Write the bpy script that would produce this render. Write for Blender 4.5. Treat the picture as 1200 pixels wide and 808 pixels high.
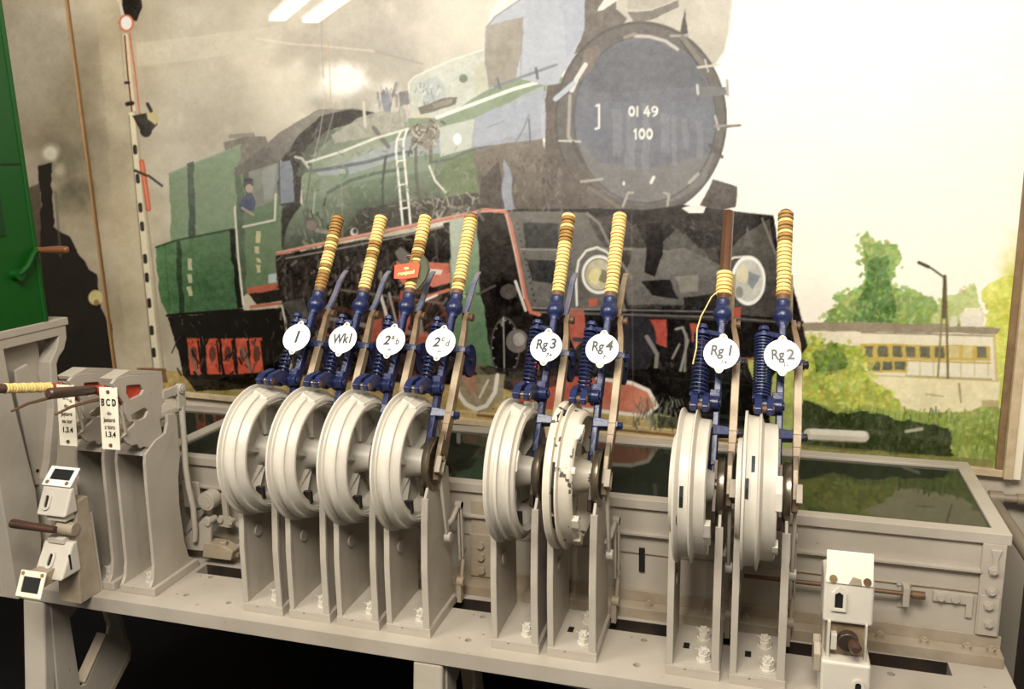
import bpy, bmesh, math, random
import numpy as np
from mathutils import Vector, Matrix, Euler
from mathutils.geometry import tessellate_polygon
random.seed(7)
for o in list(bpy.data.objects): bpy.data.objects.remove(o)
SC = bpy.context.scene
COL = SC.collection
R = math.radians

# ------------------------------------------------------------------ camera
cam_d = bpy.data.cameras.new('camera'); cam = bpy.data.objects.new('camera', cam_d); COL.objects.link(cam)
cam_d.sensor_width = 36; cam_d.lens = 29.0209; cam_d.clip_start = .02
CAM_LOC = (1.30514569, -1.71425227, 1.12675134)
CAM_ROT = (R(78.04330621), R(1.54898275), R(16.965372))
cam.location = CAM_LOC; cam.rotation_euler = CAM_ROT
SC.camera = cam

# ------------------------------------------------------------------ light
w = bpy.data.worlds.new('world'); SC.world = w; w.use_nodes = True
w.node_tree.nodes['Background'].inputs[0].default_value = (1.0, .93, .85, 1)
w.node_tree.nodes['Background'].inputs[1].default_value = .15
def area(name, loc, target, size, sizey, power, col):
    d = bpy.data.lights.new(name, 'AREA'); d.shape = 'RECTANGLE'; d.size = size; d.size_y = sizey; d.energy = power; d.color = col
    o = bpy.data.objects.new(name, d); COL.objects.link(o); o.location = loc
    o.rotation_euler = (Vector(target) - Vector(loc)).to_track_quat('-Z', 'Y').to_euler()
    return o
area('ceiling_light_main', (1.0, -2.1, 3.0), (.6, .3, .3), 1.6, .9, 166, (1.0, .94, .84))
area('ceiling_light_side', (3.1, -1.2, 2.9), (.9, .5, .5), 1.2, .8, 44, (1.0, .93, .84))
area('ceiling_light_left', (-1.6, -2.2, 3.0), (-.5, .3, .4), 1.4, .8, 92, (1.0, .93, .82))
SC.view_settings.view_transform = 'Standard'; SC.view_settings.look = 'None'
SC.view_settings.exposure = 0.0; SC.view_settings.gamma = 1.0; SC.view_settings.use_curve_mapping = False

# ------------------------------------------------------------------ materials
def mat(name, base, rough=.5, metal=0., var=None, vscale=8., vamt=.5, bump=0., bscale=60., coat=0., spots=None, spot_scale=30., spot_lo=.68):
    m = bpy.data.materials.new(name); m.use_nodes = True; nt = m.node_tree; N = nt.nodes; L = nt.links
    b = N['Principled BSDF']; b.inputs['Base Color'].default_value = (*base, 1); b.inputs['Roughness'].default_value = rough
    b.inputs['Metallic'].default_value = metal; b.inputs['Coat Weight'].default_value = coat; b.inputs['Coat Roughness'].default_value = .08
    tc = N.new('ShaderNodeTexCoord'); src = None
    if var:
        n = N.new('ShaderNodeTexNoise'); n.inputs['Scale'].default_value = vscale; n.inputs['Detail'].default_value = 6
        L.new(tc.outputs['Object'], n.inputs['Vector'])
        cr = N.new('ShaderNodeValToRGB'); cr.color_ramp.elements[0].position = .35; cr.color_ramp.elements[1].position = .7
        cr.color_ramp.elements[0].color = (*base, 1); cr.color_ramp.elements[1].color = (*[base[i] * (1 - vamt) + var[i] * vamt for i in range(3)], 1)
        L.new(n.outputs['Fac'], cr.inputs['Fac']); src = cr.outputs['Color']
    if spots:
        n2 = N.new('ShaderNodeTexNoise'); n2.inputs['Scale'].default_value = spot_scale; n2.inputs['Detail'].default_value = 3
        L.new(tc.outputs['Object'], n2.inputs['Vector'])
        c2 = N.new('ShaderNodeValToRGB'); c2.color_ramp.elements[0].position = spot_lo; c2.color_ramp.elements[1].position = spot_lo + .03
        L.new(n2.outputs['Fac'], c2.inputs['Fac'])
        mx = N.new('ShaderNodeMix'); mx.data_type = 'RGBA'
        L.new(c2.outputs['Color'], mx.inputs['Factor'])
        if src: L.new(src, mx.inputs['A'])
        else: mx.inputs['A'].default_value = (*base, 1)
        mx.inputs['B'].default_value = (*spots, 1); src = mx.outputs['Result']
    if src: L.new(src, b.inputs['Base Color'])
    if bump:
        n3 = N.new('ShaderNodeTexNoise'); n3.inputs['Scale'].default_value = bscale; n3.inputs['Detail'].default_value = 4
        L.new(tc.outputs['Object'], n3.inputs['Vector'])
        bp = N.new('ShaderNodeBump'); bp.inputs['Strength'].default_value = bump; bp.inputs['Distance'].default_value = .004
        L.new(n3.outputs['Fac'], bp.inputs['Height']); L.new(bp.outputs['Normal'], b.inputs['Normal'])
    return m
GREY = mat('grey_paint', (.435, .39, .325), .45, var=(.30, .255, .195), vscale=5, vamt=.6, bump=.25, bscale=45, spots=(.20, .14, .08), spot_scale=38, spot_lo=.73)
GREY_DRUM = mat('light_grey_drum_paint', (.58, .54, .46), .42, var=(.46, .41, .33), vscale=6, vamt=.6, bump=.2, bscale=40, spots=(.2, .15, .09), spot_scale=45, spot_lo=.76)
GREY_DIRTY = mat('grey_paint_soiled', (.38, .32, .24), .5, var=(.22, .155, .085), vscale=9, vamt=.7, bump=.4, bscale=50)
BROWN_DRUM = mat('light_grey_drum_paint_worn', (.66, .60, .49), .4, var=(.42, .36, .26), vscale=9, vamt=.7, bump=.25, bscale=40, spots=(.09, .07, .05), spot_scale=34, spot_lo=.63)
NAVY = mat('navy_blue_paint', (.008, .014, .062), .36, var=(.015, .025, .10), vscale=12, vamt=.7, bump=.35, bscale=80, coat=.06)
NAVY_WORN = mat('worn_blue_steel', (.09, .11, .24), .4, var=(.26, .24, .22), vscale=18, vamt=.8, bump=.2)
STEEL = mat('dark_oiled_steel', (.34, .28, .20), .28, .8, var=(.05, .04, .03), vscale=14, vamt=.8, bump=.15)
STEEL_DARK = mat('blackened_steel', (.045, .038, .035), .35, .5, var=(.12, .08, .05), vscale=14, vamt=.6)
BAR = mat('bare_tan_steel_bar', (.33, .255, .165), .45, .2, var=(.17, .105, .055), vscale=14, vamt=.9, bump=.2)
FOOT = mat('oily_brown_steel_foot', (.085, .06, .04), .4, .3, var=(.26, .19, .11), vscale=22, vamt=.9, bump=.3)
RUST = mat('rusty_brown_steel', (.15, .085, .045), .55, .3, var=(.12, .06, .03), vscale=20, vamt=.7, bump=.3)
CORD_Y = mat('yellow_cord', (.86, .60, .17), .7, var=(.88, .72, .36), vscale=60, vamt=.8, bump=.5, bscale=400)
CORD_O = mat('cord_groove', (.46, .25, .05), .8)
CORD_B = mat('aged_brown_cord', (.30, .155, .035), .7, var=(.50, .29, .07), vscale=50, vamt=.8, bump=.5, bscale=400)
WOOD = mat('dark_varnished_grip', (.12, .052, .026), .28, .45, var=(.17, .085, .045), vscale=20, vamt=.6, coat=.3)
BLACKGRIP = mat('worn_black_brown_grip', (.045, .025, .018), .35, var=(.12, .05, .03), vscale=18, vamt=.6)
ENAMEL = mat('white_enamel', (.88, .87, .82), .25, coat=.4)
CREAM = mat('cream_label_plate', (.85, .79, .64), .4, var=(.7, .6, .42), vscale=20, vamt=.4, spots=(.3, .18, .06), spot_scale=60, spot_lo=.73)
INK = mat('black_lettering', (.012, .012, .012), .4)
INK_FAINT = mat('faded_lettering', (.11, .09, .075), .5)
SCREW = mat('brassy_screw', (.32, .23, .12), .4, .5)
RED = mat('red_paint', (.50, .055, .025), .35, var=(.30, .04, .02), vscale=15, vamt=.6)
REDTAG = mat('red_plastic_tag', (.78, .10, .04), .4)
YEL_INK = mat('yellow_print', (.9, .75, .35), .5)
RIBBON = mat('olive_ribbon', (.065, .07, .035), .6)
GREEN = mat('green_cabinet_paint', (.001, .060, .004), .4, var=(.002, .075, .005), vscale=4, vamt=.5, bump=.15, bscale=60)
GREEN_D = mat('dark_green_panel', (.001, .035, .004), .4)
BLACK = mat('black_opening', (.004, .004, .004), .6)
FLOORM = mat('dark_floor', (.006, .006, .007), .5, var=(.01, .009, .008), vscale=3)
FLOORM.node_tree.nodes['Principled BSDF'].inputs['Specular IOR Level'].default_value = .03; FLOORM.node_tree.nodes['Principled BSDF'].inputs['Roughness'].default_value = .9
PIPE = mat('grey_brown_pipe', (.30, .25, .19), .4, .2, var=(.2, .16, .1), vscale=8)
WALLM = mat('beige_wall_paint', (.50, .44, .35), .7, var=(.45, .39, .3), vscale=2)
WALLR = mat('pale_lilac_grey_wall', (.62, .59, .60), .7)
WALLD = mat('dark_brown_dado', (.055, .042, .028), .5, var=(.04, .03, .02), vscale=3)
MOULD = mat('tan_wood_moulding', (.52, .42, .27), .45, var=(.34, .24, .13), vscale=30, vamt=.6)
MOULD_D = mat('brown_wood_moulding', (.22, .14, .07), .45, var=(.12, .07, .03), vscale=30, vamt=.7)
CREAMW = mat('cream_wood_moulding', (.75, .68, .52), .45)
SLATB = mat('brown_wood_strip', (.30, .17, .07), .5, var=(.2, .11, .04), vscale=25)

# ------------------------------------------------------------------ helpers
TILT = R(35); AY, AZ = .10, .412
U = Vector((0, math.sin(TILT), math.cos(TILT))); NF = Vector((0, -math.cos(TILT), math.sin(TILT)))
def LP(x, u, n): return Vector((x, AY, AZ)) + U * u + NF * n     # lever frame: along the lever, out of its front
LM = Matrix(((1, 0, 0, 0), (0, U.y, NF.y, AY), (0, U.z, NF.z, AZ), (0, 0, 0, 1)))   # (x,u,n) -> xyz

class MB:
    def __init__(s): s.bm = bmesh.new(); s.mats = []; s.cur = 0; s.M = Matrix()
    def mat(s, m):
        if m not in s.mats: s.mats.append(m)
        s.cur = s.mats.index(m); return s
    def face(s, vs, smooth=False):
        try: f = s.bm.faces.new(vs)
        except ValueError: return
        f.material_index = s.cur; f.smooth = smooth
    def v(s, p): return s.bm.verts.new(s.M @ Vector(p))
    def bx(s, x0, x1, y0, y1, z0, z1):
        v = [s.v((x, y, z)) for z in (z0, z1) for y in (y0, y1) for x in (x0, x1)]
        for f in ((0, 2, 3, 1), (4, 5, 7, 6), (0, 1, 5, 4), (2, 6, 7, 3), (0, 4, 6, 2), (1, 3, 7, 5)): s.face([v[i] for i in f])
        return s
    def hexa(s, b, t):           # two quads of points
        v = [s.v(p) for p in b + t]
        for f in ((3, 2, 1, 0), (4, 5, 6, 7), (0, 1, 5, 4), (1, 2, 6, 5), (2, 3, 7, 6), (3, 0, 4, 7)): s.face([v[i] for i in f])
        return s
    def prism(s, loops, a0, a1, ax='x', smooth=False):   # loops: [outer, holes...] of 2D points; extruded along ax
        def P(p, a): return {'x': (a, p[0], p[1]), 'y': (p[0], a, p[1]), 'z': (p[0], p[1], a)}[ax]
        if not isinstance(loops[0][0], (tuple, list)): loops = [loops]
        flat = [p for l in loops for p in l]
        tris = tessellate_polygon([[Vector((p[0], p[1], 0)) for p in l] for l in loops])
        A = [s.v(P(p, a0)) for p in flat]; B = [s.v(P(p, a1)) for p in flat]
        for t in tris: s.face([A[i] for i in t]); s.face([B[i] for i in reversed(t)])
        k = 0
        for l in loops:
            n = len(l)
            for i in range(n):
                j = (i + 1) % n; s.face([A[k + i], A[k + j], B[k + j], B[k + i]], smooth)
            k += n
        return s
    def tube(s, pts, r, n=12, caps=True, smooth=True):
        pts = [Vector(p) for p in pts]; rs = r if isinstance(r, (list, tuple)) else [r] * len(pts); rings = []; prev = None
        for i, p in enumerate(pts):
            d = (pts[min(i + 1, len(pts) - 1)] - pts[max(i - 1, 0)]).normalized()
            if prev is None: a = d.orthogonal().normalized()
            else: a = (prev - d * prev.dot(d)).normalized()
            prev = a; b = d.cross(a)
            rings.append([s.v(p + (a * math.cos(2 * math.pi * k / n) + b * math.sin(2 * math.pi * k / n)) * rs[i]) for k in range(n)])
        for A, B in zip(rings, rings[1:]):
            for k in range(n): s.face([A[k], A[(k + 1) % n], B[(k + 1) % n], B[k]], smooth)
        if caps: s.face(list(reversed(rings[0]))); s.face(rings[-1])
        return s
    def cyl(s, p0, p1, r, n=20, r1=None): return s.tube([p0, p1], [r, r if r1 is None else r1], n)
    def lathe(s, prof, c=(0, 0, 0), d=(1, 0, 0), n=48, smooth=True, closed=True):  # prof: (along, radius)
        c = Vector(c); d = Vector(d).normalized(); a = d.orthogonal().normalized(); b = d.cross(a); rings = []
        for h, r in prof:
            if r < 1e-6: rings.append([s.v(c + d * h)] * n)
            else: rings.append([s.v(c + d * h + (a * math.cos(2 * math.pi * k / n) + b * math.sin(2 * math.pi * k / n)) * r) for k in range(n)])
        for A, B in zip(rings, rings[1:]):
            for k in range(n):
                q = [A[k], A[(k + 1) % n], B[(k + 1) % n], B[k]]; q2 = []
                for x in q:
                    if x not in q2: q2.append(x)
                if len(q2) > 2: s.face(q2, smooth)
        return s
    def hexnut(s, c, d, r, h): return s.tube([Vector(c), Vector(c) + Vector(d) * h], r, 6, smooth=False)
    def build(s, name, m=None, parent=None, bevel=0, seg=2, loc=None):
        bmesh.ops.recalc_face_normals(s.bm, faces=s.bm.faces)
        me = bpy.data.meshes.new(name); s.bm.to_mesh(me); s.bm.free()
        for q in (s.mats or [m]): me.materials.append(q)
        o = bpy.data.objects.new(name, me); COL.objects.link(o)
        if parent: o.parent = parent
        if loc: o.location = loc
        if bevel:
            b = o.modifiers.new('bevel', 'BEVEL'); b.width = bevel; b.segments = seg; b.limit_method = 'ANGLE'; b.angle_limit = R(40)
            b.harden_normals = False
        if any(f.use_smooth for f in me.polygons):
            me.polygons.foreach_set('use_smooth', [True] * len(me.polygons))
            try: me.set_sharp_from_angle(angle=R(38))
            except Exception: pass
        return o
def tag(o, label=None, cat=None, group=None, kind=None):
    if label: o['label'] = label
    if cat: o['category'] = cat
    if group: o['group'] = group
    if kind: o['kind'] = kind
    return o
def thing(name, label, cat, loc=(0, 0, 0), group=None, rz=0):
    o = bpy.data.objects.new(name, None); COL.objects.link(o); o.empty_display_size = .05
    o.location = loc; o.rotation_euler = (0, 0, rz)
    return tag(o, label, cat, group)
def arc(c, r, a0, a1, n=10): return [(c[0] + r * math.cos(R(a0 + (a1 - a0) * i / n)), c[1] + r * math.sin(R(a0 + (a1 - a0) * i / n))) for i in range(n + 1)]
def circ(c, r, n=14, rev=False): return [(c[0] + r * math.cos(2 * math.pi * i / n), c[1] + r * math.sin(2 * math.pi * i / n)) for i in range(n)]
def lettering(txt, size, M, m, parent, depth=.0006, name='lettering', shear=0., sx=1.):
    cu = bpy.data.curves.new(name, 'FONT'); cu.body = txt; cu.size = size; cu.align_x = 'CENTER'; cu.align_y = 'CENTER'
    cu.extrude = depth; cu.offset = size * .026; cu.shear = shear
    to = bpy.data.objects.new(name, cu); dg = bpy.context.evaluated_depsgraph_get(); COL.objects.link(to); dg.update()
    me = bpy.data.meshes.new_from_object(to.evaluated_get(bpy.context.evaluated_depsgraph_get())); me.name = name
    bpy.data.objects.remove(to); bpy.data.curves.remove(cu)
    me.transform(M @ Matrix.Diagonal((sx, 1, 1, 1))); me.materials.clear(); me.materials.append(m)
    o = bpy.data.objects.new(name, me); COL.objects.link(o); o.parent = parent
    return o
def frame(o, x, y):   # matrix with text x along x, text y along y, at origin o
    o, x, y = Vector(o), Vector(x).normalized(), Vector(y).normalized(); z = x.cross(y)
    return Matrix(((x.x, y.x, z.x, o.x), (x.y, y.y, z.y, o.y), (x.z, y.z, z.z, o.z), (0, 0, 0, 1)))


# ------------------------------------------------------------------ setting
def st(o): o['kind'] = 'structure'; return o
m = MB(); m.bx(-4.3, 2.2, -3.6, 1.4, -.78, -.74); st(m.build('floor', FLOORM))
def wy(x): return .80 + .0875 * (1.945 - x) + .012
m = MB(); b = [(-4.3, wy(-4.3), -.78), (2.2, wy(2.2), -.78), (2.2, wy(2.2) + .1, -.78), (-4.3, wy(-4.3) + .1, -.78)]
m.hexa(b, [(p[0], p[1], 2.7) for p in b]); st(m.build('wall_back', WALLM))
m = MB().mat(WALLR); m.bx(2.05, 2.15, -.9, .81, .16, 2.7); m.mat(WALLD); m.bx(2.05, 2.15, -.9, .81, -.78, .16); st(m.build('wall_right'))
m = MB(); m.bx(-4.3, -4.2, -3.6, 1.2, -.78, 2.7); st(m.build('wall_left', WALLM))

# ------------------------------------------------------------------ the mural's printed picture, painted procedurally into a colour attribute
OX, OY, PW, PH = -70, -190, 1320, 800
rng = np.random.default_rng(5)
def fbm(scale, octv=5, seed=0, sx=1., rough=.55):
    g = np.random.default_rng(seed); out = np.zeros((PH, PW)); amp = 1; tot = 0
    for o in range(octv):
        sc = scale / 2 ** o
        if sc < 1.2: break
        nh, nw = int(PH / sc) + 3, int(PW / (sc * sx)) + 3; a = g.random((nh, nw))
        yy = np.arange(PH) / sc; xx = np.arange(PW) / (sc * sx); yi = yy.astype(int); xi = xx.astype(int)
        fy = (yy - yi); fx = (xx - xi); fy = (fy * fy * (3 - 2 * fy))[:, None]; fx = (fx * fx * (3 - 2 * fx))[None]
        q = a[yi][:, xi] * (1 - fy) * (1 - fx) + a[yi + 1][:, xi] * fy * (1 - fx) + a[yi][:, xi + 1] * (1 - fy) * fx + a[yi + 1][:, xi + 1] * fy * fx
        out += q * amp; tot += amp; amp *= rough
    out /= tot; return (out - out.mean()) / (out.std() + 1e-9)
N1, N2, N3, N4 = fbm(170, 6, 1), fbm(70, 6, 2), fbm(22, 4, 3), fbm(6, 2, 4)
N5 = fbm(110, 6, 9)
N6 = rng.standard_normal((PH, PW)); N6 = (N6 + np.roll(N6, 1, 0) + np.roll(N6, 1, 1) + np.roll(N6, (1, 1), (0, 1))) / 2
NT = N4 * .35 + N3 * .16 + N6 * .25
XX = np.arange(PW)[None] + OX + .5; YY = np.arange(PH)[:, None] + OY + .5
XX = XX + np.zeros((PH, 1)); YY = YY + np.zeros((1, PW))
CV = np.zeros((PH, PW, 3))
def C3(c): return np.array(c, float)
def put(sl, a, c, tex=0, big=0):
    col = C3(c)[None, None] + NT[sl][..., None] * tex + N2[sl][..., None] * big
    CV[sl] = CV[sl] * (1 - a[..., None]) + col * a[..., None]
def box_of(xs, ys, m=2):
    x0 = max(0, int(min(xs) - OX - m)); x1 = min(PW, int(max(xs) - OX + m) + 1); y0 = max(0, int(min(ys) - OY - m)); y1 = min(PH, int(max(ys) - OY + m) + 1)
    return (slice(y0, y1), slice(x0, x1)) if x1 > x0 and y1 > y0 else None
def poly(pts, c, a=1., tex=5, big=0, grad=None, wob=.8):
    sl = box_of([p[0] for p in pts], [p[1] for p in pts], 3)
    if not sl: return
    m = np.zeros(XX[sl].shape)
    for dx in (-.25, .25):
        for dy in (-.25, .25):
            X = XX[sl] + dx + N3[sl] * wob; Y = YY[sl] + dy + N2[sl] * wob; ins = np.zeros(X.shape, bool)
            for i in range(len(pts)):
                xa, ya = pts[i]; xb, yb = pts[(i + 1) % len(pts)]
                if ya == yb: continue
                cnd = ((ya > Y) != (yb > Y)); ins ^= cnd & (X < (xb - xa) * (Y - ya) / (yb - ya) + xa)
            m += ins * .25
    if grad:     # (p0, p1, colour at p1)
        (ax_, ay_), (bx_, by_), c1 = grad; d2 = (bx_ - ax_) ** 2 + (by_ - ay_) ** 2
        t = np.clip(((XX[sl] - ax_) * (bx_ - ax_) + (YY[sl] - ay_) * (by_ - ay_)) / d2, 0, 1)[..., None]
        col = C3(c)[None, None] * (1 - t) + C3(c1)[None, None] * t + NT[sl][..., None] * tex + N2[sl][..., None] * big
        aa = (m * a)[..., None]; CV[sl] = CV[sl] * (1 - aa) + col * aa
    else: put(sl, m * a, c, tex, big)
def line(pts, w, c, a=1., tex=2):
    sl = box_of([p[0] for p in pts], [p[1] for p in pts], w + 2)
    if not sl: return
    D = np.full(XX[sl].shape, 1e9)
    for (xa, ya), (xb, yb) in zip(pts, pts[1:]):
        dx, dy = xb - xa, yb - ya; t = np.clip(((XX[sl] - xa) * dx + (YY[sl] - ya) * dy) / (dx * dx + dy * dy + 1e-9), 0, 1)
        D = np.minimum(D, np.hypot(XX[sl] - xa - t * dx, YY[sl] - ya - t * dy))
    put(sl, np.clip(w / 2 + .5 - D, 0, 1) * a, c, tex)
def ell(cx, cy, rx, ry, c, a=1., tex=4, ring=0, rot=0):
    m = max(rx, ry) + 3; sl = box_of([cx - m, cx + m], [cy - m, cy + m])
    if not sl: return
    cr, sr = math.cos(R(rot)), math.sin(R(rot)); X = XX[sl] - cx; Y = YY[sl] - cy; x = X * cr + Y * sr; y = -X * sr + Y * cr
    q = np.hypot(x / rx, y / ry); d = (q - 1) * min(rx, ry)
    al = np.clip(.5 - d, 0, 1) if not ring else np.clip(ring / 2 + .5 - np.abs(d + ring / 2), 0, 1)
    put(sl, al * a, c, tex)
def blob(cx, cy, rx, ry, c, a=1., rot=0, n=.35, tex=3):
    m = max(rx, ry) * 2.2; sl = box_of([cx - m, cx + m], [cy - m, cy + m])
    if not sl: return
    cr, sr = math.cos(R(rot)), math.sin(R(rot)); X = XX[sl] - cx; Y = YY[sl] - cy; x = X * cr + Y * sr; y = -X * sr + Y * cr
    q = np.hypot(x / rx, y / ry) + n * (N3[sl] * .35 + N2[sl] * .3)
    put(sl, np.clip(1.5 - q, 0, 1) ** 1.5 * a, c, tex)
def leaves(pts, c, c2, cnt, r, seed, spread=8):
    g = np.random.default_rng(seed); poly(pts, c, .85, 16, 10, wob=4)
    xs = [p[0] for p in pts]; ys = [p[1] for p in pts]
    for _ in range(cnt):
        x, y = g.uniform(min(xs), max(xs)), g.uniform(min(ys), max(ys)); ins = False
        for i in range(len(pts)):
            (xa, ya), (xb, yb) = pts[i], pts[(i + 1) % len(pts)]
            if (ya > y) != (yb > y) and x < (xb - xa) * (y - ya) / (yb - ya) + xa: ins = not ins
        if ins:
            k = g.random(); col = [c[i] + (c2[i] - c[i]) * k + g.normal() * 8 for i in range(3)]
            ell(x + g.normal() * spread * .4, y + g.normal() * spread * .4, r * g.uniform(.5, 1.3), r * g.uniform(.4, 1.), col, .75, 8, rot=g.uniform(0, 180))
def scrib(x0, y0, x1, y1, cnt, cols, w=(1, 3), ln=(5, 18), ang=(0, 180), seed=0, a=.8):
    g = np.random.default_rng(seed)
    for _ in range(cnt):
        x, y = g.uniform(x0, x1), g.uniform(y0, y1); t = R(g.uniform(*ang)); l = g.uniform(*ln)
        line([(x, y), (x + l * math.cos(t), y + l * math.sin(t))], g.uniform(*w), cols[g.integers(len(cols))], a)
# sky and smoke
t = np.clip((XX - 430) / 420, 0, 1); t = t * t * (3 - 2 * t)
tl = np.clip((XX - 60) / 240, 0, 1)
smoke = (C3((160, 149, 128)) * (1 - tl[..., None]) + C3((196, 184, 158)) * tl[..., None])
smoke = smoke + (N1 * 15 + N2 * 7 + N3 * 2)[..., None] + (N5 * 5)[..., None] * C3((1, .9, .6))
sky = C3((252, 247, 234)) * np.clip(1 - (YY - 100) / 900, 0, 1)[..., None] + C3((235, 226, 205)) * np.clip((YY - 100) / 900, 0, 1)[..., None] + (N1 * 1.5)[..., None]
CV[:] = smoke * (1 - t[..., None]) + sky * t[..., None]
blob(430, 70, 95, 55, (158, 148, 134), .6, 20); blob(470, 35, 45, 40, (170, 160, 148), .5); blob(250, 120, 60, 45, (150, 140, 118), .6)
blob(350, 55, 50, 30, (165, 152, 132), .5); blob(215, 60, 60, 60, (182, 170, 142), .5); blob(560, 20, 60, 40, (222, 214, 190), .6)
blob(330, 110, 40, 30, (205, 195, 165), .5); blob(620, -60, 90, 70, (240, 235, 220), .7); blob(300, -90, 160, 60, (190, 180, 155), .5)
poly([(160, 50), (330, 30), (330, 55), (160, 78)], (206, 194, 168), .3)
blob(398, 97, 26, 20, (252, 250, 238), 1, n=.6); blob(412, 90, 16, 14, (252, 250, 240), .9, n=.5); blob(455, 103, 12, 10, (235, 230, 215), .8)
blob(385, 125, 24, 14, (140, 132, 120), .6); blob(425, 122, 20, 14, (140, 132, 122), .6)
line([(300, 45), (345, 52), (380, 54), (410, 57), (440, 60)], 2, (225, 215, 190), .5); line([(440, 60), (465, 67), (495, 75)], 3, (150, 142, 130), .6)
poly([(112, 0), (140, 0), (190, 440), (150, 440)], (185, 172, 140), .25)
line([(376, -190), (377, 60), (379, 90)], 1.5, (150, 140, 118), .7); line([(385, 50), (389, 150), (392, 260)], 1.2, (190, 150, 80), .7); line([(376, 60), (382, 160)], 1, (200, 190, 160), .5)
# far right: tree, building, bushes, meadow
blob(1190, 360, 22, 60, (205, 205, 90), .9); leaves([(1150, 350), (1190, 320), (1215, 470), (1160, 480)], (190, 195, 80), (225, 220, 120), 150, 3, 21)
leaves([(1120, 345), (1140, 335), (1146, 360), (1150, 395), (1080, 395), (1090, 360)], (165, 180, 110), (215, 215, 150), 90, 3, 22)
leaves([(1009, 275), (1020, 268), (1032, 282), (1052, 288), (1055, 305), (1050, 330), (1070, 340), (1090, 352), (1095, 385), (955, 385), (968, 365), (980, 345), (998, 335), (1008, 322), (1000, 300)], (128, 156, 84), (190, 200, 130), 520, 3.2, 23)
leaves([(1012, 300), (1040, 300), (1050, 345), (1040, 380), (1000, 380)], (98, 128, 78), (150, 175, 100), 120, 2.6, 24)
poly([(930, 384), (1140, 386), (1166, 392), (1170, 470), (930, 470)], (226, 218, 192), 1, 4)
poly([(930, 378), (1010, 376), (1140, 382), (1172, 386), (1168, 393), (1010, 388), (930, 387)], (150, 138, 116), 1, 6)
line([(1010, 390), (1165, 394)], 2, (110, 100, 82), .6)
poly([(1125, 368), (1152, 366), (1152, 384), (1126, 384)], (222, 214, 196), 1); poly([(1130, 362), (1148, 362), (1150, 372), (1128, 372)], (232, 224, 200), 1); poly([(1114, 372), (1122, 372), (1122, 384), (1113, 384)], (215, 208, 185), 1)
poly([(1008, 402), (1160, 407), (1160, 424), (1008, 420)], (196, 172, 92), 1, 4); poly([(1014, 420), (1062, 422), (1062, 438), (1020, 436)], (196, 172, 92), 1, 4)
for k in range(9):
    x = 1010 + k * 16.6; poly([(x + 2, 405 + k * .25), (x + 13, 405.5 + k * .25), (x + 13, 418.5 + k * .25), (x + 2, 418 + k * .25)], (112, 110, 90) if k not in (6, 7) else (205, 192, 140), 1, 10)
for k in range(3): x = 1018 + k * 15; poly([(x, 424), (x + 12, 424.4), (x + 12, 434.5), (x, 434)], (104, 106, 88), 1, 8)
for k in range(4): x = 1064 + k * 23; poly([(x, 424 + k * .3), (x + 19, 424.5 + k * .3), (x + 19, 440), (x, 440)], (228, 222, 200), .9, 3)
line([(1008, 421), (1160, 426)], 2, (190, 165, 90)); line([(1062, 441), (1162, 445)], 2, (170, 155, 100))
for k in range(7): line([(1062 + k * 16, 422), (1062 + k * 16, 441)], 1.3, (186, 168, 110), .8)
poly([(1020, 440), (1170, 447), (1170, 494), (1020, 480)], (226, 216, 176), 1, 6, 3); line([(1020, 440), (1170, 447)], 1.5, (180, 165, 120), .8)
line([(1124, 450), (1126, 472)], 2, (120, 108, 80), .7); line([(1165, 392), (1168, 446)], 3, (190, 170, 110), .8); line([(1085, 462), (1105, 465)], 2, (150, 140, 100), .6)
poly([(1150, 470), (1170, 470), (1170, 494), (1152, 490)], (170, 155, 110), .8)
leaves([(935, 400), (960, 390), (975, 400), (1000, 402), (1020, 415), (1022, 440), (1045, 462), (1060, 482), (930, 485)], (150, 162, 66), (214, 212, 110), 560, 3.4, 25)
leaves([(955, 410), (985, 400), (990, 425), (970, 440), (955, 432)], (96, 122, 62), (150, 165, 80), 110, 3, 26)
leaves([(880, 380), (940, 385), (940, 480), (880, 470)], (165, 175, 80), (200, 200, 110), 160, 3, 27)
poly([(700, 470), (940, 474), (1180, 492), (1185, 560), (700, 545)], (150, 160, 88), 1, 10, 6)
leaves([(930, 470), (1050, 482), (1180, 480), (1180, 560), (930, 550)], (132, 148, 74), (180, 188, 112), 500, 2.6, 28)
scrib(1040, 478, 1175, 548, 260, [(120, 140, 66), (175, 185, 105), (95, 112, 60)], (.8, 1.6), (4, 12), (75, 110), 29, .7)
poly([(930, 472), (985, 478), (1050, 490), (1110, 505), (1118, 535), (1000, 530), (930, 522)], (64, 72, 48), .95, 9, 5, wob=4)
scrib(930, 475, 1110, 530, 110, [(90, 100, 62), (45, 54, 38), (110, 118, 76)], (.8, 1.5), (4, 10), (70, 110), 30, .6)
line([(948, 509), (1012, 512)], 13, (196, 190, 172), .95); line([(952, 506), (1012, 509)], 7, (216, 211, 196), .95); line([(952, 516), (1008, 519)], 2, (128, 116, 92), .6)  # long white streak: a reflection painted into the picture
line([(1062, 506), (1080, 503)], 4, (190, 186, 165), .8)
poly([(930, 520), (1165, 540), (1165, 556), (930, 536)], (120, 112, 70), .7, 8)
# lamp post
line([(1077, 308), (1092, 315), (1106, 325)], 2.4, (88, 84, 66)); line([(1077, 308), (1088, 313)], 4, (80, 78, 62)); line([(1107, 324), (1099, 442)], 2.4, (140, 128, 92)); line([(1108, 324), (1111, 443)], 2.6, (118, 106, 74)); line([(1104, 360), (1110, 360)], 1.6, (120, 108, 80)); line([(1107, 324), (1106, 372)], 4, (96, 88, 64), .9)
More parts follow.
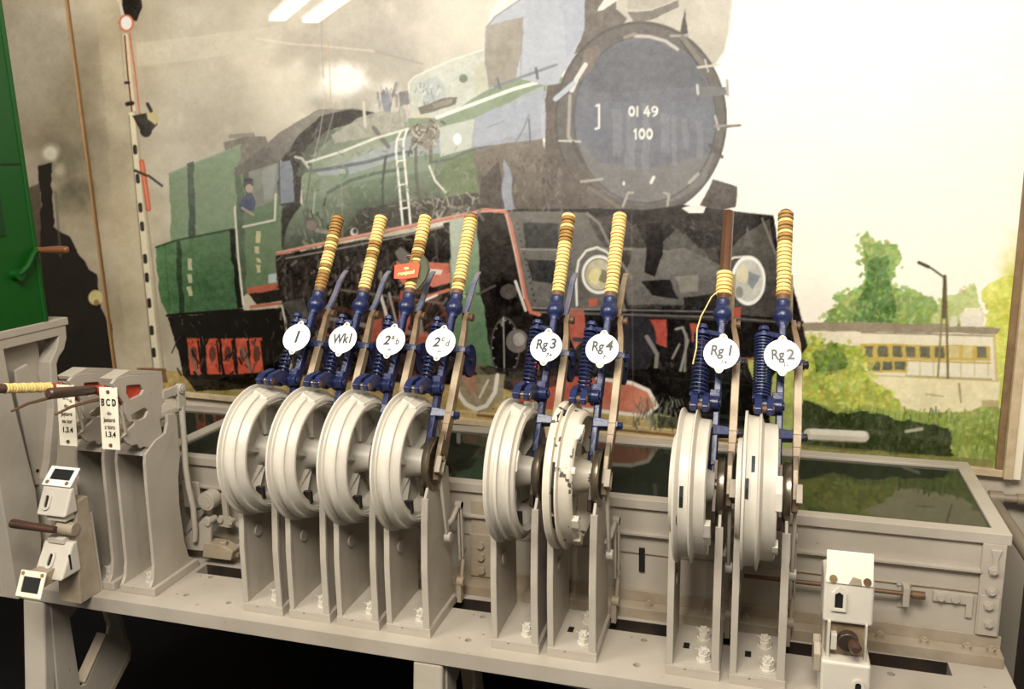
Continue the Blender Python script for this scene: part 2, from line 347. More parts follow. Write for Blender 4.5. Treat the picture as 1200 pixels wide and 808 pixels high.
# ballast and ground on the left
poly([(130, 434), (600, 434), (760, 470), (760, 540), (120, 520)], (186, 156, 84), 1, 14, 7)
scrib(140, 448, 600, 510, 420, [(150, 118, 62), (218, 192, 122), (120, 96, 60), (200, 168, 88)], (1, 2.4), (1, 5), (0, 180), 31, .8)
poly([(200, 452), (330, 462), (330, 470), (200, 462)], (120, 122, 60), .6, 12)
poly([(480, 474), (900, 508), (900, 528), (480, 500)], (190, 160, 92), 1, 12); line([(560, 487), (900, 522)], 3, (120, 84, 46), .9); line([(540, 482), (900, 514)], 2, (214, 188, 122), .9)
# left edge picture: second engine in the smoke
blob(40, 60, 45, 80, (150, 145, 130), .6); blob(75, 190, 26, 20, (104, 98, 80), .8); blob(85, 225, 22, 26, (84, 78, 62), .8); blob(90, 120, 25, 40, (122, 114, 92), .5)
blob(58, 180, 10, 9, (210, 205, 185), .8); blob(70, 200, 8, 9, (175, 168, 145), .8)
poly([(45, 195), (60, 190), (63, 268), (84, 280), (90, 300), (104, 318), (113, 325), (118, 360), (128, 380), (138, 445), (60, 445), (48, 330)], (22, 17, 14), 1, 5, wob=1.5)
poly([(-70, 445), (-70, 300), (45, 300), (60, 445)], (24, 19, 15), 1, 5)
poly([(33, 220), (46, 215), (50, 330), (62, 440), (40, 440)], (70, 60, 48), .8, 8); line([(65, 225), (71, 300)], 3, (92, 90, 84), .6); blob(69, 240, 5, 10, (120, 120, 92), .8)
ell(112, 349, 8.5, 9, (196, 182, 128), 1, 8); ell(113, 355, 3, 4, (120, 90, 50), .7)
poly([(60, 385), (131, 390), (138, 445), (60, 445)], (16, 13, 11), 1, 3); poly([(-70, 445), (142, 445), (150, 610), (-70, 610)], (20, 16, 13), 1, 4)
# signal mast
poly([(138, -40), (160, -40), (166, 8), (160, 24), (146, 20)], (42, 38, 36)); line([(134, -40), (140, 4), (146, 24)], 4, (190, 182, 165)); ell(148, 27, 9, 10, (190, 96, 66)); ell(148, 27, 6.5, 8, (216, 214, 208)); line([(139, 3), (143, 60), (146, 100)], 1, (140, 130, 110), .6)
line([(147, 42), (152, 95), (156, 128)], 6, (206, 182, 152)); line([(152, 40), (159, 90), (164, 135)], 1.6, (190, 92, 62)); line([(146, 42), (150, 90), (155, 135)], 1.8, (84, 66, 52)); line([(147, 97), (151, 97)], 3, (50, 44, 38)); line([(149, 122), (155, 121)], 5, (50, 44, 38))
line([(154, 135), (161, 210), (170, 300), (184, 436)], 7.5, (206, 196, 166)); line([(160, 140), (167, 210), (178, 300), (192, 436)], 2.2, (150, 140, 112)); line([(151, 135), (166, 300), (180, 436)], 1.3, (100, 90, 72), .8)
poly([(155, 136), (175, 132), (186, 146), (180, 152), (174, 160), (164, 152)], (50, 46, 42)); ell(171, 153, 7, 8, (40, 38, 38)); poly([(172, 132), (182, 130), (188, 140), (183, 147), (174, 140)], (176, 164, 110)); line([(173, 122), (177, 130)], 4, (44, 40, 38))
for k, y in enumerate((172, 206, 240, 262, 300, 322, 352, 384, 410)): line([(158 + (y - 172) * .092, y), (158.6 + (y - 172) * .092, y + 7)], 4.6, (44, 40, 34), .95)
line([(166, 190), (170, 215), (174, 245)], 6, (186, 76, 50)); line([(166, 190), (174, 245)], 2, (215, 130, 96), .8); line([(174, 206), (190, 218)], 2.6, (52, 44, 38)); line([(158, 200), (172, 206)], 3, (56, 48, 40))
poly([(160, 432), (194, 432), (196, 448), (162, 448)], (120, 84, 58), 1, 6)
# tender
line([(270, 160), (296, 158), (300, 172)], 5, (110, 108, 98), .8)
poly([(262, 166), (286, 160), (312, 158), (316, 170), (276, 206)], (96, 90, 82), .9, 14)
poly([(197, 204), (282, 170), (284, 184), (277, 204), (274, 272), (201, 284)], (98, 130, 88), 1, 5, grad=((200, 220), (275, 220), (112, 146, 104)))
line([(197, 204), (282, 170)], 2, (130, 148, 115), .8); poly([(219, 193), (227, 190), (230, 278), (222, 280)], (44, 62, 52), .9)
poly([(183, 290), (206, 282), (272, 269), (283, 362), (240, 368), (198, 370), (188, 355)], (70, 116, 66), 1, 6, 3, grad=((190, 290), (280, 360), (62, 108, 62)))
line([(183, 290), (206, 282), (272, 269)], 2.4, (40, 66, 40)); poly([(207, 283), (212, 282), (216, 366), (210, 367)], (34, 62, 38), .9); line([(193, 288), (199, 362)], 1, (46, 86, 50), .7)
poly([(268, 271), (278, 268), (286, 362), (279, 362)], (28, 34, 26)); line([(196, 370), (284, 363)], 3, (24, 30, 24))
for dy, h in ((303, 14), (321, 10), (335, 11)): poly([(220, dy), (225, dy), (226, dy + h), (221, dy + h)], (186, 184, 138), .9)
poly([(196, 371), (330, 362), (340, 440), (300, 452), (215, 440), (205, 400)], (32, 28, 26), 1, 6)
for x in (218, 240, 258, 276, 292):
    poly([(x, 396), (x + 15, 396), (x + 19, 438), (x + 4, 438)], (222, 74, 42), 1, 14); ell(x + 9, 415, 4, 9, (84, 54, 44), .8); line([(x + 14, 400), (x + 18, 436)], 2, (40, 26, 22))
line([(222, 410), (232, 440)], 4, (120, 100, 82), .8); line([(284, 408), (296, 440)], 4, (130, 112, 94), .8); scrib(205, 372, 330, 440, 60, [(60, 52, 46), (26, 22, 20), (90, 70, 56)], (1, 3), (4, 12), (40, 130), 32)
poly([(215, 440), (320, 436), (330, 452), (230, 458)], (48, 40, 30), .9, 10)
# cab
poly([(276, 196), (292, 190), (294, 342), (284, 350), (276, 300)], (74, 98, 70), 1, 6)
poly([(283, 198), (327, 184), (330, 240), (330, 334), (300, 342), (289, 343)], (96, 128, 84), 1, 5)
poly([(285, 200), (326, 188), (326, 232), (300, 246), (288, 240)], (120, 126, 112), 1, 6); poly([(306, 200), (324, 192), (320, 232), (308, 236)], (138, 146, 140), 1, 4); poly([(286, 202), (292, 200), (292, 242), (287, 242)], (70, 80, 62))
poly([(296, 246), (327, 234), (328, 262), (290, 272), (284, 256)], (88, 120, 82), 1, 4)
ell(291, 216, 6, 8, (60, 64, 80)); ell(292, 221, 4.5, 5, (188, 158, 138)); poly([(284, 230), (293, 226), (299, 238), (298, 248), (282, 250), (278, 242)], (58, 68, 108), 1, 6); line([(284, 244), (297, 252)], 3, (178, 148, 128), .9); line([(287, 211), (295, 211)], 3, (44, 46, 62))
poly([(274, 204), (287, 190), (330, 152), (374, 128), (412, 127), (440, 132), (444, 141), (392, 146), (350, 176), (326, 190), (283, 204)], (84, 80, 76), 1, 8, grad=((300, 170), (345, 150), (120, 114, 104)))
poly([(330, 188), (350, 158), (375, 136), (408, 128), (442, 132), (444, 141), (416, 146), (382, 160), (364, 182), (353, 208), (352, 238), (330, 242), (325, 215)], (46, 42, 42), 1, 7)
scrib(340, 140, 420, 200, 30, [(84, 78, 76), (110, 104, 100)], (.8, 1.5), (6, 16), (95, 140), 33, .5)
poly([(327, 190), (341, 188), (345, 238), (328, 240)], (112, 124, 144), 1, 5); line([(327, 188), (328, 240), (345, 238)], 1.4, (60, 66, 72)); poly([(330, 240), (352, 238), (360, 262), (350, 296), (330, 296)], (50, 48, 42), 1, 8)
line([(275, 243), (279, 300), (285, 357)], 2.6, (222, 216, 192)); line([(285, 266), (322, 258), (323, 228)], 2.6, (218, 212, 190))
for dy, h in ((272, 14), (290, 8), (303, 5), (311, 9)): poly([(300, dy), (305, dy), (306, dy + h), (301, dy + h)], (206, 198, 132), .95)
poly([(315, 322), (325, 320), (326, 332), (316, 333)], (176, 196, 190)); poly([(290, 338), (328, 332), (329, 340), (291, 347)], (204, 90, 58), 1, 6); line([(294, 360), (342, 354)], 3.4, (206, 98, 66)); poly([(292, 346), (330, 340), (342, 352), (300, 358)], (40, 34, 30), .95)
# boiler
poly([(352, 212), (362, 176), (392, 150), (430, 140), (470, 130), (480, 150), (400, 190)], (112, 128, 104), 1, 9, 4)
poly([(346, 206), (360, 172), (384, 152), (398, 152), (372, 178), (358, 214)], (72, 80, 66), .9, 8)
poly([(353, 208), (368, 190), (400, 176), (460, 150), (480, 138), (514, 138), (566, 105), (572, 60), (660, 90), (655, 250), (590, 248), (470, 268), (330, 297), (338, 262), (355, 240)], (118, 144, 108), 1, 5, 3, grad=((440, 190), (468, 282), (46, 50, 40)))
poly([(560, 138), (650, 106), (652, 250), (590, 247), (563, 250)], (104, 92, 82), 1, 8, 4)
poly([(368, 200), (430, 176), (478, 160), (560, 138), (636, 100), (640, 150), (580, 166), (553, 174), (470, 186), (410, 203), (372, 206)], (152, 164, 172), .9, 5, 3)
poly([(378, 188), (440, 164), (450, 172), (380, 200)], (140, 154, 128), .8, 6); poly([(515, 150), (556, 140), (552, 174), (516, 184)], (192, 200, 184), .9, 5); ell(536, 163, 5, 6.5, (250, 250, 246), 1)
poly([(372, 206), (410, 203), (470, 186), (508, 182), (510, 200), (470, 206), (415, 216), (374, 232)], (118, 140, 112), .8, 4)
poly([(516, 196), (552, 176), (560, 200), (562, 232), (520, 236)], (98, 118, 72), .9, 10); poly([(553, 174), (640, 150), (650, 165), (640, 245), (566, 248)], (112, 98, 86), .85, 8, 5, grad=((600, 160), (610, 245), (70, 58, 50)))
poly([(354, 230), (374, 208), (376, 262), (362, 272)], (100, 124, 92), .8, 6); poly([(405, 215), (470, 204), (480, 255), (420, 262)], (88, 118, 84), .7, 6, grad=((430, 212), (446, 264), (40, 46, 38)))
poly([(420, 244), (520, 232), (560, 226), (566, 250), (470, 268), (400, 282)], (62, 56, 50), .85, 9)
line([(360, 201), (385, 198), (430, 190), (462, 181), (482, 178)], 4, (70, 82, 92), .85); line([(384, 226), (410, 212), (440, 203), (475, 198)], 4, (64, 84, 74), .85); line([(508, 190), (530, 186), (553, 176), (640, 150)], 3.4, (76, 90, 82), .8)
line([(452, 184), (448, 215), (449, 250)], 3, (50, 62, 54), .9); line([(400, 210), (402, 300)], 1.2, (170, 150, 96), .6); line([(487, 170), (488, 210), (492, 235)], 3.6, (78, 76, 70), .8); line([(504, 152), (505, 190)], 4, (94, 84, 72), .9); line([(503, 195), (510, 212), (522, 225)], 2.6, (226, 222, 206)); ell(403, 204, 5, 9, (94, 128, 104), 1, 4, 0, 12); ell(402, 201, 4, 3, (160, 176, 160))
scrib(355, 232, 400, 290, 50, [(60, 76, 60), (130, 140, 118), (86, 96, 80), (44, 50, 42)], (1, 3), (4, 14), (50, 130), 34); ell(365, 264, 9, 9, (94, 84, 78)); ell(365, 264, 6, 6, (124, 112, 100)); line([(372, 270), (392, 274)], 5, (150, 138, 122), .9); ell(415, 272, 4.5, 5, (202, 196, 180)); ell(416, 271, 2.5, 3, (60, 56, 52)); line([(365, 193), (360, 230), (355, 258)], 2, (90, 92, 84)); line([(369, 225), (367, 250)], 2, (170, 176, 150), .8)
# boiler-top fittings
poly([(479, 98), (484, 91), (498, 82), (532, 68), (569, 57), (572, 104), (540, 126), (514, 138), (482, 130)], (192, 198, 184), 1, 8, 3); line([(479, 130), (479, 97), (486, 90), (530, 70), (568, 58)], 2, (222, 220, 206)); ell(543, 92, 5, 5, (92, 108, 88), .9); poly([(556, 76), (570, 70), (570, 104), (556, 108)], (188, 186, 150), .7)
poly([(486, 98), (516, 88), (524, 112), (496, 122)], (168, 182, 186), .8, 12); scrib(486, 96, 520, 122, 22, [(120, 128, 126), (212, 216, 206), (90, 90, 88)], (1, 2), (4, 10), (60, 120), 35)
poly([(490, 126), (520, 114), (537, 113), (535, 122), (510, 130), (494, 134)], (98, 90, 80), .95, 8); poly([(505, 121), (530, 115), (531, 120), (510, 127)], (140, 130, 112), .9)
scrib(440, 96, 480, 150, 50, [(118, 118, 122), (160, 158, 156), (92, 90, 96), (196, 194, 182)], (1.5, 4), (6, 16), (70, 110), 36, .7); poly([(448, 112), (456, 108), (458, 140), (450, 142)], (110, 118, 138), .9); poly([(468, 108), (478, 106), (479, 122), (470, 124)], (96, 96, 106), .8)
poly([(420, 138), (446, 130), (476, 132), (474, 150), (440, 160), (392, 168), (388, 158)], (164, 158, 142), .8, 12); line([(426, 120), (428, 148)], 3.4, (206, 196, 174)); line([(438, 150), (455, 172)], 5, (92, 88, 84), .9)
poly([(482, 148), (512, 138), (516, 160), (500, 176), (480, 172)], (118, 108, 92), .8, 16); scrib(480, 140, 518, 178, 44, [(196, 190, 172), (70, 62, 54), (146, 134, 116)], (1.2, 3), (4, 10), (0, 180), 37)
line([(382, 110), (374, 160), (366, 192)], 1.3, (170, 164, 150), .7); line([(394, 120), (384, 158), (372, 190)], 1.3, (140, 134, 124), .7)
# white hand rails and ladder
line([(358, 191), (400, 178), (440, 162), (478, 151)], 3, (228, 224, 208)); line([(346, 184), (354, 186), (361, 196)], 3, (190, 184, 170))
line([(512, 138), (560, 120), (600, 105), (632, 96), (642, 97), (643, 104), (636, 130), (636, 150), (639, 170), (644, 184)], 4.2, (240, 238, 226))
line([(470, 154), (465, 164), (464, 178), (468, 220), (472, 264)], 2.8, (240, 237, 222)); line([(477, 152), (473, 164), (473, 178), (477, 220), (481, 262)], 2.8, (240, 237, 222))
for y in (164, 189, 217, 245): line([(465 + (y - 164) * .05, y), (474 + (y - 164) * .05, y - 1.5)], 2.2, (236, 232, 216))
# left smoke deflector
poly([(570, 32), (581, 19), (612, -2), (660, -50), (694, -50), (689, 5), (686, 35), (672, 68), (657, 92), (652, 104), (610, 92), (572, 104), (567, 64)], (164, 174, 194), 1, 4, 3)
poly([(570, 32), (581, 28), (612, 20), (612, 60), (604, 92), (573, 102), (567, 64)], (146, 134, 114), .85, 7, 5); poly([(640, -40), (694, -50), (688, 30), (664, 70), (660, 20)], (148, 158, 184), .6, 4)
poly([(572, 26), (612, -6), (640, -30), (600, -30), (576, 14)], (236, 232, 220), .9); line([(570, 32), (581, 19), (612, -2), (660, -50)], 1.6, (120, 124, 136), .8)
line([(580, 102), (612, 90), (652, 76)], 3, (96, 100, 116), .8); line([(583, 92), (586, 104)], 3, (90, 94, 108)); line([(628, 80), (630, 92)], 3, (80, 84, 100)); line([(612, 20), (610, 92)], 1.2, (120, 124, 138), .6)
poly([(559, 138), (636, 106), (652, 110), (650, 162), (553, 174)], (150, 160, 186), .85, 4); line([(570, 150), (590, 142)], 2, (120, 140, 130), .6); line([(605, 166), (614, 150), (620, 135)], 2, (96, 106, 124), .7); line([(620, 140), (622, 178)], 2, (84, 86, 92), .8)
# right smoke deflector behind the smokebox
poly([(720, -60), (858, -60), (857, 0), (854, 32), (848, 60), (836, 76), (812, 62), (785, 38), (750, 26), (722, 28), (700, 20)], (186, 178, 160), 1, 5, 4); line([(857, -30), (855, 32), (848, 60), (838, 76)], 2, (206, 200, 186), .8)
poly([(690, -60), (740, -60), (736, 10), (764, 10), (800, -4), (800, -16), (850, -60), (690, -60)], (150, 142, 130), .6, 6)
poly([(688, -60), (722, -60), (722, 10), (735, 22), (720, 40), (700, 50), (672, 64), (684, 36)], (92, 84, 78), 1, 8, 4); poly([(712, -8), (726, -2), (708, 12), (700, 14)], (232, 228, 216), .9)
poly([(736, 14), (764, 12), (796, 0), (796, 8), (770, 20), (745, 28)], (96, 88, 82), .9)
# smokebox
poly([(640, 100), (700, 90), (740, 250), (640, 250)], (82, 72, 66), 1, 8, 4)
ell(751, 140, 101, 115, (86, 80, 78), 1, 6); ell(751, 140, 101, 115, (62, 58, 60), .7, 3, 3); ell(756, 140, 84, 99, (88, 92, 108), 1, 5)
poly([(676, 160), (700, 190), (760, 196), (838, 180), (826, 214), (790, 236), (750, 240), (712, 228), (690, 205)], (104, 102, 102), .8, 6, 3); poly([(690, 120), (830, 118), (838, 150), (832, 178), (676, 170), (673, 140)], (92, 98, 118), .6, 4)
poly([(700, 60), (760, 44), (810, 66), (830, 100), (700, 110), (684, 90)], (80, 84, 96), .8, 5, 3); ell(756, 140, 84, 99, (56, 56, 62), .7, 3, 1.6)
for x, wd, y0, y1 in ((722, 11, 127, 185), (739, 12, 132, 200), (757, 9, 120, 205), (780, 10, 132, 180), (790, 6, 134, 195), (803, 6, 138, 176), (820, 8, 142, 190)): poly([(x - wd / 2, y0), (x + wd / 2, y0 + 1), (x + wd / 2, y1), (x - wd / 2, y1 - 3)], (126, 130, 140), .4, 5)  # faint upright strips: reflections painted on the door
poly([(684, 60), (700, 52), (704, 64), (690, 84), (678, 96)], (120, 100, 88), .7, 8); poly([(660, 180), (690, 200), (712, 228), (740, 248), (690, 246), (664, 220)], (88, 78, 70), .7, 10)
line([(686, 76), (676, 92), (670, 106)], 5.5, (216, 212, 204)); line([(651, 116), (672, 98)], 6, (170, 184, 206)); line([(668, 112), (666, 160), (674, 172)], 4, (150, 144, 138)); line([(655, 165), (680, 166)], 2.4, (186, 182, 172)); line([(672, 168), (682, 190)], 5, (70, 64, 60))
line([(744, 42), (762, 43), (780, 48), (794, 58)], 4, (182, 176, 162)); line([(732, 44), (744, 40)], 4, (130, 120, 108)); poly([(798, 42), (803, 10), (806, 40)], (62, 54, 52)); line([(786, 42), (806, 42)], 3, (150, 142, 132)); line([(800, 44), (822, 74)], 6, (110, 102, 94)); line([(798, 48), (818, 76)], 2, (60, 54, 50))
line([(818, 79), (842, 76)], 3, (200, 194, 182)); line([(826, 70), (830, 84)], 2, (190, 184, 170)); line([(822, 84), (836, 92)], 6, (84, 78, 74)); poly([(816, 100), (850, 100), (852, 110), (818, 112)], (96, 98, 102)); line([(817, 100), (818, 110)], 3, (190, 190, 188)); line([(852, 94), (853, 112)], 3, (150, 148, 142))
line([(838, 136), (842, 152)], 2.4, (176, 172, 160)); line([(838, 148), (866, 147)], 3, (140, 134, 124)); line([(845, 150), (868, 147)], 2, (96, 88, 80)); line([(832, 170), (846, 184)], 4, (70, 66, 64)); line([(808, 214), (818, 204)], 4, (160, 154, 142)); line([(681, 213), (706, 210)], 3, (160, 152, 140)); line([(690, 220), (728, 245)], 4, (110, 100, 90), .8)
line([(730, 242), (736, 226), (742, 226)], 3, (158, 150, 140)); line([(782, 242), (784, 228), (778, 226)], 3, (158, 150, 140)); line([(763, 214), (766, 208)], 4, (226, 222, 212)); ell(731, 215, 1.5, 2.5, (226, 220, 206)); poly([(836, 210), (864, 218), (862, 242), (840, 248), (820, 240)], (66, 58, 54), 1, 9)
line([(699, 124), (702, 123), (702, 150), (698, 151)], 2.6, (226, 224, 214))
def digits(s, x, y, h, wd, gap, lw=2.1, c=(238, 236, 226)):
    for ch in s:
        if ch == '0' or ch == 'O': ell(x + wd / 2, y + h / 2, wd / 2 + .7, h / 2 + .7, c, 1, 0, lw)
        elif ch == '1': line([(x + 1, y + 3), (x + 3, y + .5), (x + 3, y + h)], lw, c); x -= wd * .3
        elif ch == 'l': line([(x + 1, y), (x + 1, y + h)], lw, c); x -= wd * .45
        elif ch == '4': line([(x + wd * .6, y), (x, y + h * .68), (x + wd, y + h * .68)], lw, c); line([(x + wd * .72, y + h * .35), (x + wd * .72, y + h)], lw, c)
        elif ch == '9': ell(x + wd / 2, y + h * .3, wd / 2 + .7, h * .3 + .7, c, 1, 0, lw); line([(x + wd, y + h * .3), (x + wd * .9, y + h * .75), (x + wd * .3, y + h)], lw, c)
        x += wd + gap
digits('Ol', 737, 125, 11, 6.5, 2.4); digits('49', 755, 125, 11, 6.5, 2.4); digits('100', 742, 151, 12, 6.5, 2.4)
# running board, front apron and the dark works under the boiler
poly([(520, 262), (600, 246), (690, 244), (760, 246), (800, 240), (905, 252), (915, 300), (940, 372), (942, 402), (925, 425), (905, 440), (900, 480), (760, 485), (560, 450), (520, 300)], (44, 40, 39), 1, 8, 3)
poly([(322, 300), (592, 252), (620, 360), (640, 400), (630, 450), (480, 450), (345, 440)], (50, 43, 39), 1, 12, 5)
scrib(325, 300, 530, 440, 900, [(88, 78, 70), (32, 28, 26), (108, 96, 86), (60, 50, 46), (150, 138, 124), (40, 36, 34)], (1, 4), (2, 9), (60, 150), 38, .5)
for k in range(10): line([(340 + k * 19, 318 - k * 4), (344 + k * 19, 372 - k * 3)], 3, (74, 66, 60), .7)
ell(486, 392, 44, 52, (120, 66, 52), .75, 8, 5); ell(486, 392, 40, 48, (58, 44, 40), .5, 8)
for k in range(12): a_ = k / 12 * 6.283; line([(486, 392), (486 + 40 * math.cos(a_), 392 + 48 * math.sin(a_))], 3, (134, 62, 46), .7)
ell(395, 405, 40, 46, (108, 62, 50), .6, 8, 5)
for k in range(12): a_ = k / 12 * 6.283 + .2; line([(395, 405), (395 + 36 * math.cos(a_), 405 + 42 * math.sin(a_))], 2.6, (118, 60, 46), .55)
line([(380, 372), (440, 384), (520, 396)], 5, (140, 130, 118), .8); line([(400, 340), (520, 356)], 3, (112, 102, 92), .8)
scrib(600, 370, 900, 470, 420, [(74, 68, 66), (28, 26, 26), (96, 90, 86), (52, 46, 44)], (1, 4), (2, 9), (40, 150), 48, .5)
scrib(690, 250, 900, 362, 260, [(84, 80, 74), (48, 45, 43), (112, 106, 98)], (1, 3), (2, 9), (0, 180), 49, .45)
scrib(330, 170, 560, 285, 260, [(120, 138, 112), (70, 80, 68), (150, 158, 140)], (1, 2.4), (2, 8), (0, 180), 50, .4)
scrib(560, 180, 660, 250, 160, [(96, 88, 80), (54, 48, 44), (130, 120, 108)], (1, 3), (2, 8), (60, 120), 51, .5)
poly([(590, 186), (598, 200), (604, 246), (588, 248)], (130, 138, 158), 1, 6); poly([(564, 210), (585, 190), (592, 248), (560, 248)], (64, 54, 48), .9, 8)
poly([(592, 249), (688, 248), (702, 258), (714, 290), (726, 330), (736, 366), (620, 362), (604, 330)], (98, 94, 88), 1, 6, 2); poly([(612, 262), (655, 262), (655, 292), (616, 292)], (60, 60, 60), 1, 8); poly([(617, 304), (650, 306), (652, 334), (624, 330)], (56, 56, 56), 1, 8); line([(610, 292), (660, 293)], 2, (150, 144, 134), .8)
for k in range(14): ell(606 + k * 1.6, 262 + k * 7, 1.1, 1.1, (56, 52, 50), .9); ell(664 + k * .6, 262 + k * 6, 1, 1, (56, 52, 50), .7)
poly([(690, 255), (740, 250), (760, 300), (840, 292), (850, 358), (738, 362), (712, 300)], (70, 66, 62), .9, 9); poly([(736, 292), (770, 290), (792, 268), (830, 300), (828, 350), (790, 345), (760, 340), (736, 330)], (88, 84, 78), .8, 10); line([(690, 292), (740, 292), (790, 296)], 3, (140, 134, 124), .8); poly([(790, 325), (818, 322), (818, 343), (796, 342)], (128, 120, 106), .8)
poly([(730, 250), (800, 242), (900, 252), (902, 280), (880, 292), (840, 262), (800, 256), (740, 264)], (40, 37, 36), 1, 8); line([(780, 300), (820, 350)], 3, (120, 112, 102), .7)
poly([(870, 276), (890, 262), (900, 256), (910, 300), (917, 372), (850, 368), (852, 300)], (80, 76, 70), .9, 7)
poly([(798, 244), (812, 240), (828, 242), (826, 250), (806, 250)], (236, 232, 220)); line([(620, 365), (940, 378)], 4, (66, 62, 60)); line([(620, 361), (760, 364), (850, 366)], 1.6, (150, 144, 136), .7); poly([(620, 368), (942, 382), (945, 405), (930, 428), (620, 420)], (42, 38, 38), .9, 7)
poly([(664, 363), (684, 363), (688, 410), (676, 412), (664, 390)], (196, 84, 62), 1, 8); poly([(756, 375), (780, 376), (782, 408), (768, 402)], (190, 66, 52), 1, 8); poly([(808, 380), (826, 381), (826, 410), (812, 402)], (180, 66, 50), 1, 8); poly([(858, 362), (870, 360), (868, 374), (856, 372)], (196, 74, 54)); poly([(690, 352), (700, 352), (700, 360), (690, 360)], (200, 84, 60))
ell(745, 400, 24, 34, (54, 52, 60), 1, 6); ell(905, 402, 26, 26, (40, 37, 36), 1, 5); poly([(915, 378), (940, 384), (942, 408), (920, 426)], (50, 46, 44)); line([(758, 395), (770, 415), (768, 440)], 5, (150, 142, 132), .8); line([(792, 386), (800, 384), (806, 400), (796, 440)], 3, (150, 146, 136), .9); line([(804, 392), (802, 452)], 3, (128, 124, 116), .9); line([(788, 420), (796, 404)], 3, (140, 134, 124), .9)
ell(700, 413, 26, 16, (58, 54, 58), 1, 7); line([(673, 398), (700, 400), (720, 404)], 5, (74, 70, 72))
poly([(876, 420), (900, 416), (900, 452), (884, 450), (880, 436)], (186, 190, 80), 1, 9); line([(860, 420), (905, 422)], 2.4, (170, 84, 60)); poly([(850, 448), (905, 448), (900, 462), (830, 462)], (66, 60, 56), .9)
poly([(742, 291), (780, 296), (802, 291), (850, 316), (852, 360), (738, 358), (730, 330)], (104, 100, 94), .9, 7); poly([(752, 331), (786, 329), (794, 352), (764, 348)], (40, 37, 36), .9); poly([(800, 350), (850, 345), (852, 360), (802, 360)], (48, 45, 44), .9); poly([(792, 325), (817, 323), (817, 343), (797, 344)], (132, 126, 114), 1); poly([(757, 262), (776, 262), (776, 300), (768, 326), (756, 320)], (34, 31, 32), .9)
line([(688, 250), (702, 262), (716, 290), (740, 326)], 3, (132, 126, 116), .8); poly([(876, 262), (884, 290), (872, 288)], (92, 88, 82), .9); line([(893, 256), (910, 300), (916, 370)], 2.4, (120, 114, 104), .8); line([(625, 366), (850, 372), (935, 380)], 2, (128, 120, 110), .7)
# head lamps
line([(676, 358), (675, 325), (678, 306), (687, 294), (700, 290), (712, 296), (718, 306)], 2.8, (222, 218, 204)); ell(702, 322, 21, 23, (84, 78, 72), 1); ell(702, 322, 20.5, 23, (228, 224, 208), 1, 3, 3.6); ell(702, 322, 16, 18, (186, 176, 140), 1, 12); ell(698, 324, 8, 9, (226, 210, 130), .8); poly([(704, 316), (716, 322), (710, 334), (702, 330)], (110, 104, 84), .8)
line([(843, 340), (845, 322), (850, 308), (860, 302), (874, 301), (886, 308)], 2.4, (214, 210, 196)); ell(877, 329, 20, 29, (212, 210, 202), 1, 3); ell(877, 329, 17, 26, (186, 184, 170), 1, 10); ell(870, 322, 7, 10, (216, 204, 150), .8); poly([(876, 318), (890, 324), (884, 340), (876, 332)], (116, 122, 132), .8); ell(877, 329, 20, 29, (232, 230, 222), 1, 3, 3); ell(866, 343, 5, 7, (120, 116, 100), .7)
# cylinder cover, pistons and coupling wheels
poly([(527, 256), (558, 250), (562, 300), (566, 350), (572, 400), (580, 430), (556, 426), (548, 412), (528, 400)], (126, 152, 118), 1, 5, grad=((540, 260), (552, 425), (84, 126, 80))); poly([(527, 256), (545, 253), (546, 350), (530, 345)], (182, 190, 168), .8, 6); line([(527, 346), (565, 344)], 1.5, (60, 90, 60), .6)
poly([(560, 250), (592, 250), (606, 300), (618, 360), (640, 400), (620, 432), (584, 436), (572, 400), (563, 340)], (48, 42, 38), 1, 9); poly([(545, 420), (585, 434), (620, 436), (612, 448), (560, 442)], (128, 120, 82), .8, 12)
ell(592, 344, 18, 16, (36, 32, 31)); ell(596, 342, 10, 9, (86, 80, 74), 1, 8); line([(604, 330), (616, 364)], 3.4, (206, 198, 186)); line([(580, 335), (560, 345)], 3, (88, 76, 66)); ell(592, 408, 17, 36, (36, 33, 33), 1, 4); ell(592, 408, 17, 36, (120, 112, 104), .7, 2, 1.4)
for k in range(16): a_ = k / 16 * 6.283; ell(592 + 14.5 * math.cos(a_), 408 + 32 * math.sin(a_), 1, 1.2, (176, 168, 156), .8)
ell(606, 400, 13, 14, (112, 104, 96), 1, 8); ell(608, 398, 7, 8, (160, 152, 142), 1, 10); ell(628, 408, 12, 20, (50, 46, 44)); line([(588, 382), (590, 372), (591, 436)], 1.6, (196, 190, 178), .8)
poly([(618, 420), (632, 416), (634, 440), (622, 436)], (200, 86, 64), 1, 8)
poly([(600, 444), (660, 440), (735, 448), (760, 458), (770, 478), (757, 488), (700, 484), (610, 478)], (196, 78, 52), 1, 9, grad=((680, 445), (720, 486), (222, 120, 88))); line([(700, 444), (740, 449), (760, 458), (770, 476), (757, 488), (722, 484), (664, 478)], 4.5, (234, 226, 206)); poly([(560, 430), (660, 432), (662, 452), (600, 460)], (60, 54, 48), .7, 9)
poly([(760, 430), (850, 440), (900, 455), (902, 508), (820, 500), (775, 486), (772, 465)], (38, 36, 32), 1, 7); scrib(742, 465, 800, 498, 120, [(108, 108, 84), (70, 72, 58), (150, 148, 118)], (.8, 1.5), (5, 12), (60, 120), 39, .8); poly([(770, 488), (900, 505), (940, 508), (940, 516), (770, 504)], (60, 62, 46), .7, 8)
poly([(536, 440), (592, 438), (590, 470), (560, 484), (540, 470)], (150, 134, 98), .9, 14); line([(534, 440), (536, 460), (546, 474), (558, 480), (570, 476), (580, 460), (583, 440)], 5, (226, 218, 200)); line([(546, 446), (560, 470)], 3, (176, 150, 120)); line([(572, 446), (562, 466)], 3, (210, 200, 180)); poly([(538, 440), (556, 440), (560, 462), (548, 458)], (190, 120, 92), .7)
